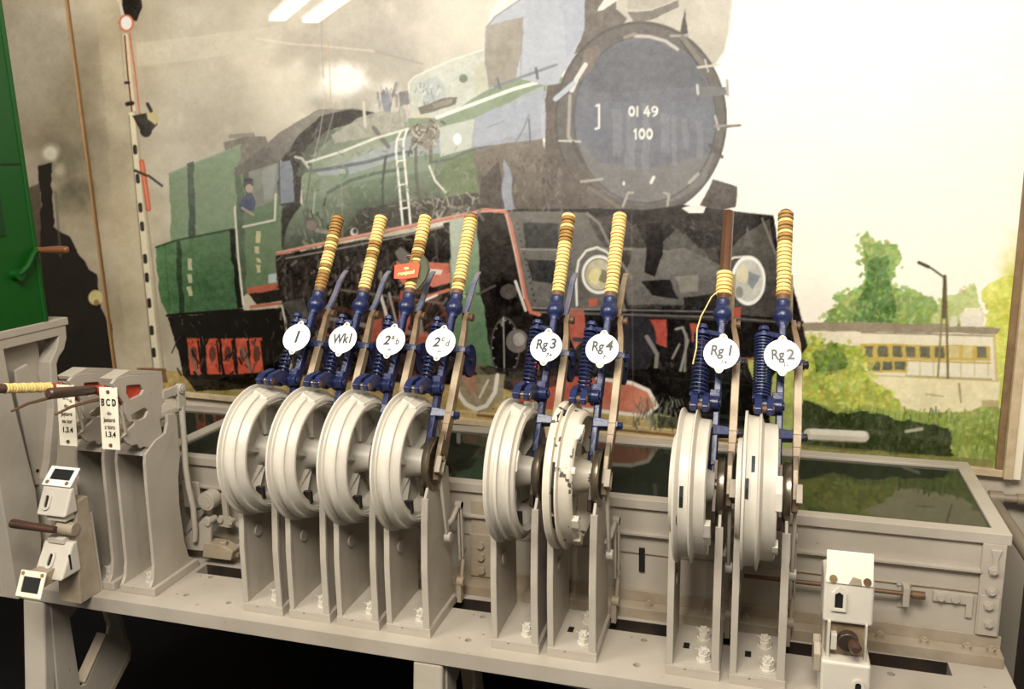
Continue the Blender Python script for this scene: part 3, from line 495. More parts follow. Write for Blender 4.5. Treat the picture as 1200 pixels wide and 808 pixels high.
line([(740, 252), (742, 470)], 1.2, (150, 110, 80), .5)
poly([(464, 305), (474, 312), (500, 306), (527, 308), (527, 324), (500, 326), (480, 338), (470, 330)], (214, 96, 70), 1, 8); poly([(500, 326), (528, 320), (528, 332), (505, 338), (500, 334)], (218, 112, 84), 1); poly([(462, 296), (468, 288), (492, 308), (470, 312)], (104, 98, 90)); poly([(498, 314), (520, 316), (518, 322), (498, 322)], (226, 218, 204), .9)
poly([(470, 340), (484, 346), (480, 376), (474, 396), (466, 380)], (206, 82, 56), .9, 10); line([(446, 346), (452, 366), (456, 390)], 4, (218, 212, 202), .9); line([(456, 344), (464, 376)], 3, (160, 152, 140), .9); line([(500, 348), (526, 340)], 4, (212, 104, 76)); line([(498, 352), (512, 346)], 3, (230, 224, 212)); line([(490, 358), (494, 390)], 5, (150, 140, 126), .8); poly([(430, 376), (446, 372), (450, 400), (436, 404)], (200, 76, 52), .85, 10); poly([(484, 396), (500, 388), (502, 420), (488, 424)], (200, 76, 54), .8, 10); poly([(330, 356), (356, 350), (366, 380), (352, 396)], (88, 84, 80), .8, 9); line([(380, 392), (402, 396)], 3, (190, 84, 60), .8)
poly([(430, 410), (520, 404), (540, 432), (430, 440)], (62, 52, 46), .7, 12)
line([(325, 297), (400, 281), (471, 267), (540, 253), (568, 246), (592, 248), (598, 262), (606, 300), (616, 350), (622, 366), (632, 369)], 4.4, (212, 108, 82)); line([(325, 296), (471, 266), (545, 250), (592, 246)], 1.6, (230, 168, 140), .8); line([(335, 303), (400, 291), (470, 277), (520, 266)], 2, (150, 140, 128), .8); line([(593, 252), (604, 300), (614, 350)], 1.6, (236, 222, 204), .7)
line([(530, 250), (532, 244), (556, 244)], 4, (84, 78, 74)); scrib(480, 225, 565, 250, 60, [(150, 138, 120), (74, 64, 56), (112, 100, 88), (184, 174, 156)], (1, 3), (4, 12), (0, 180), 40, .7)
_k = (.25 * np.clip((335 - YY) / 110, 0, 1) * np.clip((XX - 150) / 60, 0, 1) * np.clip((930 - XX) / 60, 0, 1))[..., None]   # pale glare veil painted over the engine, stronger towards the top
CV = CV * (1 - _k) + C3((226, 221, 206)) * _k
_g = CV.mean(-1, keepdims=True); CV = _g + (CV - _g) * (1 - .28 * np.clip((XX - 150) / 60, 0, 1) * np.clip((930 - XX) / 60, 0, 1))[..., None]
CV += (N6 * 1.2 + N4 * .8 + N3 * .5)[..., None]
_d = np.clip((100 - CV.mean(-1, keepdims=True)) / 70, 0, 1); CV = CV - 20 * _d * (XX > 140)[..., None]
CV = np.clip(CV, 4, 255)

# ------------------------------------------------------------------ mural panels on the back wall (picture printed on real flat panels)
WX, WY, WS = 1.945, .80, .0875
Rm = np.array(Euler(CAM_ROT).to_matrix()); Cc = np.array(CAM_LOC)
def wall_y(x): return WY + WS * (WX - x)
def print_panel(name, x0, x1, z0, z1, parent, step=.0029, th=.006):
    nx = int((x1 - x0) / step); nz = int((z1 - z0) / step)
    xs = np.linspace(x0, x1, nx + 1); zs = np.linspace(z0, z1, nz + 1); X, Z = np.meshgrid(xs, zs); Y = WY + WS * (WX - X)
    V = np.stack([X, Y, Z], -1).reshape(-1, 3)
    c = (V - Cc) @ Rm; px = 600 + 967.3634 * c[:, 0] / -c[:, 2] - OX - .5; py = 404 - 967.3634 * c[:, 1] / -c[:, 2] - OY - .5
    px = np.clip(px, 0, PW - 1.01); py = np.clip(py, 0, PH - 1.01); xi = px.astype(int); yi = py.astype(int); fx = (px - xi)[:, None]; fy = (py - yi)[:, None]
    col = CV[yi, xi] * (1 - fx) * (1 - fy) + CV[yi, xi + 1] * fx * (1 - fy) + CV[yi + 1, xi] * (1 - fx) * fy + CV[yi + 1, xi + 1] * fx * fy
    s = col / 255.; lin = np.where(s <= .04045, s / 12.92, ((s + .055) / 1.055) ** 2.4) * .86
    me = bpy.data.meshes.new(name); nv = len(V); ii = np.arange(nz)[:, None] * (nx + 1) + np.arange(nx)[None]
    F = np.stack([ii, ii + 1, ii + nx + 2, ii + nx + 1], -1).reshape(-1, 4)
    me.vertices.add(nv); me.vertices.foreach_set('co', V.ravel()); me.loops.add(F.size); me.loops.foreach_set('vertex_index', F.ravel().astype(np.int32))
    me.polygons.add(len(F)); me.polygons.foreach_set('loop_start', (np.arange(len(F)) * 4).astype(np.int32)); me.update(calc_edges=True)
    at = me.color_attributes.new('print', 'FLOAT_COLOR', 'POINT'); at.data.foreach_set('color', np.concatenate([lin, np.ones((nv, 1))], 1).astype(np.float32).ravel())
    me.materials.append(PRINT); o = bpy.data.objects.new(name, me); COL.objects.link(o); o.parent = parent
    return o
PRINT = bpy.data.materials.new('printed_picture_behind_clear_sheet'); PRINT.use_nodes = True; _n = PRINT.node_tree
_a = _n.nodes.new('ShaderNodeAttribute'); _a.attribute_name = 'print'; _b = _n.nodes['Principled BSDF']
_n.links.new(_a.outputs['Color'], _b.inputs['Base Color']); _b.inputs['Roughness'].default_value = .6; _b.inputs['Specular IOR Level'].default_value = 0
_b.inputs['Coat Weight'].default_value = .6; _b.inputs['Coat Roughness'].default_value = .015; _b.inputs['Coat IOR'].default_value = 1.45
def slab(x0, x1, z0, z1, d0, d1):   # box lying along the mural wall, d = distance in front of the wall line
    m = MB(); b = [(x0, wall_y(x0) - d0, z0), (x1, wall_y(x1) - d0, z0), (x1, wall_y(x1) - d1, z0), (x0, wall_y(x0) - d1, z0)]
    return m.hexa(b, [(p[0], p[1], z1) for p in b])
JX = -1.352
tm = thing('mural', 'large framed photo mural of a green and black steam engine beside a pale building', 'mural', (0, 0, 0))
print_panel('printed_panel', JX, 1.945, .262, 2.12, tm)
slab(JX, 1.945, .262, 2.12, -.006, -.001).build('backing_board', MOULD_D, tm)
slab(JX, 1.965, .240, .262, -.006, .014).build('bottom_moulding', MOULD, tm, .002)
slab(1.945, 1.962, .262, 2.15, -.006, .012).build('inner_moulding', MOULD_D, tm, .002)
slab(1.962, 1.985, .240, 2.15, -.006, .03).build('side_moulding', MOULD, tm, .003)
slab(1.985, 2.006, .240, 2.15, -.006, .022).build('outer_moulding', CREAMW, tm, .002)
slab(JX - .012, JX, .262, 2.15, -.006, .012).build('joint_strip', SLATB, tm, .001)
tl_ = thing('mural', 'dark smoky photo mural panel at the left, between the green cabinet and the joint strip', 'mural', (0, 0, 0))
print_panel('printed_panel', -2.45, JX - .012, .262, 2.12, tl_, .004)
slab(-2.45, JX - .012, .262, 2.12, -.006, -.001).build('backing_board', MOULD_D, tl_)

# ------------------------------------------------------------------ the frame bed (long grey iron table)
bed = thing('frame_bed', 'long grey painted iron bed plate carrying the whole row of levers', 'machine bed', (0, 0, -.052))
HOLES = [(-.211, .14, .008), (-.212, .032, .008), (-.068, .025, .008), (-.244, .138, .003), (-.241, .03, .003), (.631, .128, .008), (.632, .016, .009), (.605, .133, .003), (.607, .02, .003), (.66, .05, .003), (1.051, .124, .008), (1.05, .016, .009), (1.02, .13, .003), (1.608, .126, .0085), (1.796, .125, .003), (1.70, .03, .003)]
m = MB()
slot = [(-.275, .152), (1.738, .152), (1.738, .206), (-.275, .206)]
m.prism([[(-.728, -.043), (1.86, -.043), (1.86, .262), (-.728, .262)], slot] + [circ((x, y), r) for x, y, r in HOLES], 0, .040, 'z')
m.build('top_plate', GREY, bed, .0022)
m = MB(); m.bx(-.275, 1.738, .150, .210, -.0005, .002); m.bx(-.2745, 1.7375, .2045, .2058, .001, .0395); m.build('slot_channel_and_added_dark_sheet', STEEL_DARK, bed)  # second, thin dark sheet is added to darken the slot's lit rear wall

def bracket(x0, lab):
    b = thing('support_bracket', lab, 'bracket', (x0, 0, -.052))
    Y = -.04
    m = MB(); m.prism([(Y, -.001), (Y + .10, -.001), (Y + .10, -.03), (Y + .03, -.05), (Y - .022, -.40), (Y - .065, -.688), (Y - .105, -.688), (Y - .062, -.40)], 0, .078); m.build('front_leg', GREY, b, .008, 3)
    m = MB(); out = [(Y + .02, -.001), (.19, -.001), (.215, -.13), (.245, -.335), (.235, -.36), (.10, -.46), (.03, -.56), (Y - .03, -.60)]
    hole = [(.035, -.09), (.125, -.045), (.150, -.06), (.178, -.20), (.165, -.225), (.055, -.33), (.036, -.325)]
    m.prism([out, hole], .070, .082); m.build('web_plate', GREY, b, .003)
    m = MB(); m.prism([(.193, -.0015), (.218, -.13), (.249, -.335), (.238, -.363), (.10, -.465), (.028, -.565), (.028, -.53), (.098, -.438), (.222, -.345), (.230, -.333), (.200, -.13), (.176, -.0015)], .025, .0828)
    m.build('rim_flange', GREY_DIRTY, b, .003)
    m = MB(); m.prism([(hole[0]), (hole[1]), (.128, -.053), (.040, -.096)], .045, .082); m.build('inner_rib', GREY_DIRTY, b, .001)
    m = MB(); m.prism([(.165, -.225), (.055, -.33), (.052, -.321), (.158, -.220)], .045, .082); m.build('inner_rib', GREY_DIRTY, b, .001)
    return b
bracket(-.727, 'grey cast iron support bracket under the left end of the bed')
bracket(.505, 'grey cast iron support bracket under the middle of the bed, only its top in view')

# ------------------------------------------------------------------ lever units
def castle_nut(x, y, z, parent):
    m = MB(); m.cyl((x, y, z), (x, y, z + .003), .0165); m.hexnut((x, y, z + .003), (0, 0, 1), .0145, .013); m.cyl((x, y, z + .016), (x, y, z + .021), .011, 12)
    for k in range(6):
        a = k * math.pi / 3 + .2; m.bx(x + .0095 * math.cos(a) - .0025, x + .0095 * math.cos(a) + .0025, y + .0095 * math.sin(a) - .0025, y + .0095 * math.sin(a) + .0025, z + .020, z + .027)
    m.cyl((x, y, z + .015), (x, y, z + .0285), .0065, 10)
    m.tube([(x + .013, y, z + .023), (x - .012, y - .002, z + .024), (x - .017, y - .006, z + .030)], .0014, 6)
    return m.build('castle_nut', GREY_DRUM, parent)
def spring(x, u0, u1, n, r, turns, wire, parent, m_=NAVY):
    m = MB(); N = turns * 14
    m.tube([LP(x + r * math.cos(2 * math.pi * k / 14), u0 + (u1 - u0) * k / N, n + r * math.sin(2 * math.pi * k / 14)) for k in range(N + 1)], wire, 8)
    return m.build('coil_spring', m_, parent)
# stands (shared shapes)
def make_stand(root, kind):
    m = MB(); m.bx(-.002, .118, -.002, .178, -.012, .012); m.bx(.0, .116, 0, .176, .012, .014); st_ = m.build('stand_base', GREY, root, .0015)
    ax = (.10, .412)
    def plate(x0, x1, rad, fl):
        out = [(.004, .013), (.006, .10), (.010, .17), (.022, .28), (.03, .345)] + [q for q in arc(ax, rad, 220, -20, 14)] + [(.184, .375), (.186, .25), (.180, .10), (.176, .013)]
        mm = MB(); mm.prism([out], x0, x1)
        f = [(.0, .013), (.002, .10), (.005, .17), (.019, .29), (.03, .345), (.037, .345), (.027, .28), (.014, .17), (.010, .10), (.008, .013)]
        mm.prism([f], x0 + fl[0], x1 + fl[1]); return mm
    mm = plate(.004, .011, .062, (-.005, .003)); mm.cyl((.011, .075, .19), (.016, .075, .19), .017); pl = mm.build('left_cheek_plate', GREY, root, .001)
    mm = plate(.104, .111, .06, (-.005, .005)); mm.build('right_cheek_plate', GREY, root, .001)
    castle_nut(.080, .036, .014, st_)
    if kind == 'r':
        m = MB(); m.bx(.030, .044, .072, .096, .0136, .0145); m.build('square_hole', BLACK, st_); castle_nut(.074, .125, .014, st_)
def make_drum(root, kind):
    c = (0, AY, AZ); m = MB()
    if kind == 'a':
        prof = [(.014, 0), (.014, .150), (.015, .173), (.017, .1755), (.021, .1750), (.0225, .170), (.024, .1665), (.027, .1655), (.029, .160), (.040, .160), (.0425, .1665), (.045, .1675), (.057, .1655), (.060, .163), (.061, .158), (.071, .152), (.077, .1495), (.080, .1465), (.0805, .141), (.0765, .1395), (.0760, .134), (.072, .132), (.070, .124), (.036, .119), (.036, .046), (.044, .038), (.088, .031), (.088, 0)]
    elif kind == 'b':
        prof = [(.014, 0), (.014, .165), (.015, .172), (.019, .1745), (.024, .172), (.027, .163), (.034, .161), (.038, .166), (.044, .167), (.046, .158), (.062, .156), (.065, .162), (.071, .161), (.074, .152), (.080, .149), (.082, .141), (.076, .134), (.072, .127), (.036, .121), (.036, .046), (.046, .040), (.088, .034), (.088, 0)]
    elif kind == 'c':
        prof = [(.011, 0), (.011, .160), (.013, .1735), (.017, .1755), (.029, .173), (.031, .162), (.036, .160), (.039, .172), (.043, .173), (.046, .160), (.066, .156), (.072, .151), (.074, .143), (.066, .138), (.040, .130), (.040, .05), (.050, .044), (.092, .034), (.092, 0)]
    elif kind == 'd':
        prof = [(.012, 0), (.012, .165), (.013, .174), (.017, .1765), (.021, .171), (.025, .164), (.044, .163), (.047, .174), (.050, .175), (.053, .162), (.056, .153), (.078, .151), (.081, .147), (.081, .136), (.074, .132), (.042, .126), (.042, .05), (.052, .044), (.092, .034), (.092, 0)]
    else:
        prof = [(.013, 0), (.013, .168), (.0135, .176), (.019, .1765), (.021, .168), (.026, .166), (.043, .166), (.046, .175), (.049, .174), (.052, .160), (.055, .151), (.083, .149), (.085, .145), (.085, .134), (.076, .130), (.042, .124), (.042, .05), (.052, .044), (.092, .034), (.092, 0)]
    m.lathe(prof, c, n=96)
    dm = BROWN_DRUM if kind == 'c' else GREY_DRUM
    d = m.build('cable_drum', dm, root)
    T0 = 90 + 6
    def pol(r, a): return (AY - r * math.cos(R(a)), AZ + r * math.sin(R(a)))   # a: 0 = towards the viewer, 90 = up
    if kind in 'ab':
        for k in range(5):       # cast wedge ribs inside the rim, hub to rim
            m = MB(); a = 18 + 72 * k; p = [pol(.118, a - 9), pol(.122, a), pol(.118, a + 9), pol(.045, a + 8), pol(.045, a - 8)]
            x1 = [.050, .066, .050, .070, .070]; A = [m.v((.035, q[0], q[1])) for q in p]; B = [m.v((xx, q[0], q[1])) for xx, q in zip((.036, .058, .036, .050, .050), p)]
            for i in range(5): m.face([A[i], A[(i + 1) % 5], B[(i + 1) % 5], B[i]])
            m.face([B[0], B[1], B[2], B[3], B[4]]); m.face(list(reversed(A))); m.build('spoke_rib', dm, d, .002)
        m = MB(); a = T0 - 8   # flattened wedge facet at the top of the rim
        m.hexa([(.040, *pol(.160, 72)), (.079, *pol(.135, 78)), (.079, *pol(.135, 108)), (.040, *pol(.160, 100))], [(.043, *pol(.1745, 82)), (.078, *pol(.154, 80)), (.078, *pol(.154, 104)), (.043, *pol(.1745, 90))]); m.build('rim_facet', dm, d, .001)
        m = MB(); m.bx(.055, .0755, *sorted((pol(.126, -52)[0], pol(.108, -52)[0])), *sorted((pol(.126, -58)[1], pol(.108, -44)[1]))); m.build('dark_pocket', STEEL_DARK, d)
        for q, rr in (((.095), 100), ((.105), 60)): y, z = pol(q, rr); m = MB(); m.cyl((.0362, y, z), (.0372, y, z), .0035, 10); m.build('drilled_hole', BLACK, d)
    lugs = {'b': [(112, .150, .168, .055, .080, 9), (30, .128, .142, .07, .085, 10)], 'c': [(62, .135, .152, .068, .084, 9), (25, .130, .150, .066, .080, 3), (-28, .134, .152, .066, .086, 8), (-55, .138, .158, .062, .082, 6), (-66, .138, .160, .058, .078, 4), (40, .150, .166, .066, .072, 4)],
            'd': [(-24, .128, .150, .076, .092, 12), (-62, .128, .152, .07, .086, 5)], 'e': [(20, .130, .152, .08, .094, 14), (-35, .128, .150, .078, .090, 6), (-68, .135, .150, .06, .084, 5)]}.get(kind, [])
    for a, r0, r1, x0, x1, da in lugs:
        m = MB(); m.prism([[pol(r0, a - da), pol(r1, a - da), pol(r1 + .002, a), pol(r1, a + da), pol(r0, a + da), pol(r0, a)]], x0, x1); m.build('stop_lug', dm, d, .0015)
    slots = {'b': [], 'c': [(70, .1715, .020, .027, 7), (80, .1645, .031, .038, 4), (10, .1625, .031, .038, 20), (-20, .1625, .031, .0365, 6)], 'd': [(12, .1625, .028, .036, 8), (-6, .1655, .017, .024, 4)], 'e': [(40, .1655, .031, .038, 6), (22, .1670, .0205, .027, 7)]}.get(kind, [])
    for a, r0, x0, x1, da in slots:
        m = MB(); m.prism([[pol(r0 - .01, a - da), pol(r0 + .0022, a - da), pol(r0 + .0032, a), pol(r0 + .0022, a + da), pol(r0 - .01, a + da)]], x0, x1); m.build('rim_slot', BLACK, d)
    if kind in 'cde':
        m = MB(); m.lathe([(.0, .100), (.0, .113), (.0105, .115), (.0118, .100)], (.0, AY, AZ), n=64); m.build('back_flange', dm, d)
    m = MB(); m.cyl((.086, AY, AZ), (.099, AY, AZ), .024, 24); m.build('axle_collar', STEEL_DARK, root)
def make_lever_parts(root, kind):
    L = kind in 'ab'
    # steel hub disc on the right
    m = MB(); m.lathe([(.0985, 0), (.0985, .060), (.0995, .0665), (.102, .068), (.113, .068), (.1145, .066), (.1145, .052), (.112, .048), (.112, 0)], (0, AY, AZ), n=64); m.build('steel_hub_disc', STEEL, root)
    # blue cast lever: cranked bar with collar
    m = MB(); m.M = LM
    m.hexa([(.078, .045, -.012), (.094, .045, -.012), (.094, .045, .016), (.078, .045, .016)], [(.078, .20, -.006), (.094, .20, -.006), (.094, .20, .020), (.078, .20, .020)])
    m.hexa([(.077, .20, -.006), (.095, .20, -.006), (.095, .20, .021), (.077, .20, .021)], [(.080, .40, .004), (.096, .40, .004), (.096, .40, .024), (.080, .40, .024)])
    m.cyl((.086, .02, .002), (.086, .06, .002), .012, 12)
    m.build('blue_lever_bar', NAVY, root, .003)
    m = MB(); m.M = LM; m.prism([[(.06, -.014), (.06, .016), (.0, .022), (-.06, .018), (-.085, .008), (-.085, -.008), (-.05, -.018), (.0, -.020)]], .0875, .098); m.build('lever_root', STEEL_DARK, root, .002)
    m = MB(); m.M = LM
    m.lathe([(.396, .008), (.398, .012), (.406, .0135), (.411, .0165), (.415, .0205), (.422, .0225), (.430, .0225), (.437, .0205), (.442, .0172), (.446, .0165), (.458, .0168), (.462, .0174), (.464, .0165), (.464, 0)], (.088, 0, .012), (0, 1, 0), 24); m.build('collar', NAVY, root)
    # clevis with roller arm reaching forward onto the rim
    cx = .076 if L else .066
    m = MB(); m.M = LM
    m.cyl((cx - .030, .190, .030), (cx + .026, .190, .030), .0165, 20); m.cyl((cx + .026, .190, .030), (cx + .031, .190, .030), .010, 14); m.cyl((cx - .034, .190, .030), (cx - .030, .190, .030), .011, 14)
    m.hexa([(.066, .175, .0), (.094, .175, .0), (.094, .175, .03), (.066, .175, .03)], [(.070, .225, .005), (.094, .225, .005), (.094, .225, .028), (.070, .225, .028)])
    m.build('pawl_pivot', NAVY, root, .002)
    m = MB(); m.M = LM
    if L: A, B, W = [(.186, .018), (.205, .045), (.200, .085), (.176, .118), (.152, .130), (.142, .118), (.150, .100), (.170, .075), (.172, .045), (.170, .025)], None, (cx - .034, cx - .016)
    else: A, W = [(.186, .018), (.205, .035), (.204, .062), (.186, .088), (.158, .098), (.148, .086), (.160, .070), (.172, .050), (.170, .025)], (cx - .034, cx - .018)
    m.prism([A], *W); m.prism([[(a, b - .004) for a, b in A[:-1]]], cx - .008, cx + .006); m.build('pawl_arm', NAVY, root, .003)
    m = MB(); m.M = LM; q = (.156, .112) if L else (.164, .080)
    m.cyl((cx - .036, *q), (cx + .008, *q), .0085, 16); m.build('pawl_roller', STEEL if L else RUST, root)
    # spring and its carrier, on the left of the bar
    sx, sr = (.060, .0125) if kind == 'a' else (.054, .0155) if kind in 'bc' else (.046, .0185)
    s0, s1 = .205, .352
    spring(sx, s0, s1, .042, sr, {'a': 13, 'b': 14, 'c': 14, 'd': 15, 'e': 20}[kind], .0026, root)
    m = MB(); m.M = LM
    m.cyl((sx, .20, .042), (sx, .372, .042), .005, 10); m.cyl((sx, .352, .042), (sx, .360, .042), sr + .002, 20); m.cyl((sx, .360, .042), (sx, .371, .042), .006, 10); m.hexnut((sx, .371, .042), (0, 1, 0), .0125, .010)
    m.hexa([(sx - .006, .36, .036), (.084, .36, .020), (.084, .372, .020), (sx - .006, .372, .036)], [(sx - .006, .36, .046), (.084, .36, .028), (.084, .372, .028), (sx - .006, .372, .046)])
    m.hexa([(sx - .02, .196, .030), (.084, .196, .020), (.084, .196, .034), (sx - .02, .196, .056)], [(sx - .02, .206, .030), (.084, .206, .020), (.084, .206, .034), (sx - .02, .206, .056)])
    m.build('spring_rod', NAVY, root, .001)
    # the tan latch bar on the right and its slotted foot
    m = MB(); m.M = LM
    pts = [(.117, .058, -.014, .014, .014), (.117, .10, -.015, .018, .017), (.117, .13, -.012, .016, .018), (.117, .30, -.010, .012, .018), (.116, .36, -.012, .006, .014), (.109, .402, -.024, -.006, .012), (.107, .430, -.040, -.020, .012)]
    for (xa, ua, a0, a1, wa), (xb, ub, b0, b1, wb) in zip(pts, pts[1:]):
        m.hexa([(xa, ua, a0), (xa + wa, ua, a0), (xa + wa, ua, a1), (xa, ua, a1)], [(xb, ub, b0), (xb + wb, ub, b0), (xb + wb, ub, b1), (xb, ub, b1)])
    m.build('latch_bar', BAR, root, .001)
    m = MB(); m.M = LM
    o = [(.080, -.022), (.080, .020), (.045, .026), (-.02, .026), (-.045, .014), (-.045, -.006), (-.02, -.022), (.04, -.026)]
    m.prism([[(a, b) for a, b in o], [(.022, -.004), (.022, .012), (-.012, .012), (-.012, -.004)]], .117, .130); m.build('slotted_foot', FOOT, root, .002)
    m = MB(); m.M = LM; m.prism([[(.012, .002), (.012, .036), (-.030, .036), (-.030, .002)], [(.005, .009), (.005, .029), (-.023, .029), (-.023, .009)]], .125, .1385); m.build('link_eye', GREY_DIRTY, root, .0015)
    # upper and lower clamps tying bar and latch together
    for u0, nm in ((.305, 'upper_clamp'), (.128, 'lower_clamp')):
        m = MB(); m.M = LM
        m.hexa([(.080, u0 - .012, -.012), (.140, u0 - .006, -.018), (.140, u0 - .006, .010), (.080, u0 - .012, .022)], [(.080, u0 + .014, -.012), (.140, u0 + .010, -.018), (.140, u0 + .010, .010), (.080, u0 + .014, .022)])
        c = m.build(nm, NAVY, root, .002); m = MB(); m.M = LM
        m.cyl((.139, u0 + .002, -.004), (.142, u0 + .002, -.004), .0085, 14); m.hexnut((.142, u0 + .002, -.004), (1, 0, 0), .0105, .006); m.cyl((.1475, u0 + .002, -.004), (.1495, u0 + .002, -.004), .005, 10); m.build('clamp_bolt', NAVY if not (kind == 'd' or kind == 'e') else STEEL_DARK, c)
    m = MB(); m.M = LM; m.prism([[(.305 + a, b - .066) for a, b in circ((0, 0), .045, 32)]], .124, .132, smooth=False); m.cyl((.131, .305, -.066), (.137, .305, -.066), .008, 14); m.build('guide_disc', NAVY, root, .002)
    m = MB(); m.M = LM; m.cyl((.100, .418, -.030), (.124, .418, -.030), .009, 14); m.cyl((.124, .418, -.030), (.130, .418, -.030), .011, 14); m.build('latch_pivot', RUST, root)
    # finger latch blade behind the grip
    m = MB(); m.M = LM
    P = [(.425, -.026, .009), (.450, -.040, .010), (.490, -.050, .009), (.530, -.056, .008), (.565, -.068, .006), (.582, -.078, .004)]
    for (ua, na, wa), (ub, nb, wb) in zip(P, P[1:]): m.hexa([(.098, ua, na - .002), (.112, ua, na - .002), (.112, ua, na + wa), (.098, ua, na + wa)], [(.098, ub, nb - .002), (.112, ub, nb - .002), (.112, ub, nb + wb), (.098, ub, nb + wb)])
    m.build('finger_latch', NAVY_WORN if L else BAR, root, .0015)
    # link arm down the right cheek with a boss, and the small links behind
    m = MB(); m.hexa([(.122, .085, .385), (.130, .085, .385), (.130, .105, .385), (.122, .105, .385)][::-1], [(.122, .112, .215), (.130, .112, .215), (.130, .128, .215), (.122, .128, .215)][::-1])
    m.cyl((.119, .121, .206), (.136, .121, .206), .0135, 18); m.build('link_arm', GREY, root, .002)
    m = MB(); m.bx(.124, .131, .193, .207, .105, .262); m.cyl((.120, .20, .262), (.1385, .20, .262), .011, 14); m.tube([(.128, .198, .262), (.122, .165, .235), (.112, .14, .222)], .007, 8); m.cyl((.134, .20, .262), (.1385, .20, .262), .012, 14)
    m.bx(.134, .1385, .193, .207, .115, .265); m.build('back_link', GREY, root, .0015)
    m = MB(); m.tube([(.1335, .21, .128), (.131, .19, .045)], .005, 8); m.cyl((.126, .21, .130), (.1385, .21, .130), .0105, 14); m.cyl((.120, .190, .046), (.1385, .190, .046), .0125, 16); m.bx(.119, .132, .180, .202, -.012, .05); m.build('lower_link', GREY_DIRTY, root, .001)
def grip(root, pat, g0=.476, g1=.711, r=.0170, r1=.0190, end=None, x=.088, n=.012):
    m = MB(); m.M = LM; k = len(pat); h = (g1 - g0) / k; rr = random.Random(pat)
    m.mat(CORD_Y); m.mat(CORD_B); m.mat(WOOD); m.mat(CORD_O)
    for i, ch in enumerate(pat):
        a = g0 + i * h; q = r + (r1 - r) * i / k + rr.uniform(-.0006, .0006) + (.003 if 'w' in pat else 0); dx = rr.uniform(-.0005, .0005)
        if ch == 'w':
            m.cur = 2; m.lathe([(a, .0140), (a + h, .0142)], (x, 0, n), (0, 1, 0), 20); continue
        core = 0 if ch == 'y' else 1; oo = (x + dx, 0, n)
        m.cur = core; m.lathe([(a + h * .13, q * .93), (a + h * .28, q * .985), (a + h * .5, q), (a + h * .72, q * .985), (a + h * .87, q * .93)], oo, (0, 1, 0), 22)
        m.cur = 3 if ch == 'y' else 2; m.lathe([(a, q * .80), (a + h * .13, q * .93)], oo, (0, 1, 0), 22); m.lathe([(a + h * .87, q * .93), (a + h, q * .80)], oo, (0, 1, 0), 22)
    g = m.build('cord_wrapped_grip' if 'w' not in pat else 'bare_grip_with_cord', None, root)
    m = MB(); m.M = LM; m.cyl((x, g0 - .014, n), (x, g0 + .004, n), .0160, 18); m.cyl((x, g0, n), (x, g1 - .004, n), .0115 if 'w' in pat else .015, 18); m.lathe([(g1 - .004, .0145), (g1 + .004, .0140), (g1 + .008, .009), (g1 + .009, 0)], (x, 0, n), (0, 1, 0), 18)
    m.build('grip_core', WOOD if 'w' in pat else RUST, g)
    return g
def disc_plate(root, kind):
    m = MB(); c = LP(.093 if kind != 'e' else .088, .298, .070); z = NF; r = .0405
    F = frame(c, (1, 0, 0), U); rot = Matrix.Rotation(R({'a': -3, 'b': -1, 'c': -1, 'd': -4, 'e': 1}[kind]), 4, 'Z')
    Fr = F @ rot; m.M = Fr
    pts = []
    for i in range(72):
        a = 2 * math.pi * i / 72; e = 0
        for b in (math.pi / 2, 3 * math.pi / 2):
            d = abs(a - b); e = max(e, max(0, 1 - (d / .21) ** 2))
        pts.append(((r + .0095 * e ** .5) * math.cos(a), (r + .0095 * e ** .5) * math.sin(a)))
    m.prism([pts], 0, .0018, 'z'); d = m.build('label_disc', ENAMEL, root, .0008)
    for s in (1, -1):
        m = MB(); m.M = Fr; m.cyl((0, s * .0435, .0015), (0, s * .0435, .004), .0036, 12); m.build('screw', SCREW, d)
    m = MB(); m.M = Fr; m.cyl((0, .0435, -.044), (0, .0435, .0), .004, 10); m.cyl((0, -.0435, -.044), (0, -.0435, .0), .004, 10); m.build('standoff', NAVY, d)
    return d, Fr
def root_kind(d): return 'a' if d.parent.location.x < .5 else 'r'
def disc_text(d, Fr, items):
    for txt, x, y, s, mt, sh, sx in items:
        lettering(txt, s, Fr @ Matrix.Rotation(R(8 if abs(Fr[0][0]) < .9999 and root_kind(d) == 'a' else 2), 4, 'Z') @ Matrix.Translation((x, y, .0022)), mt, d, shear=sh, sx=sx)
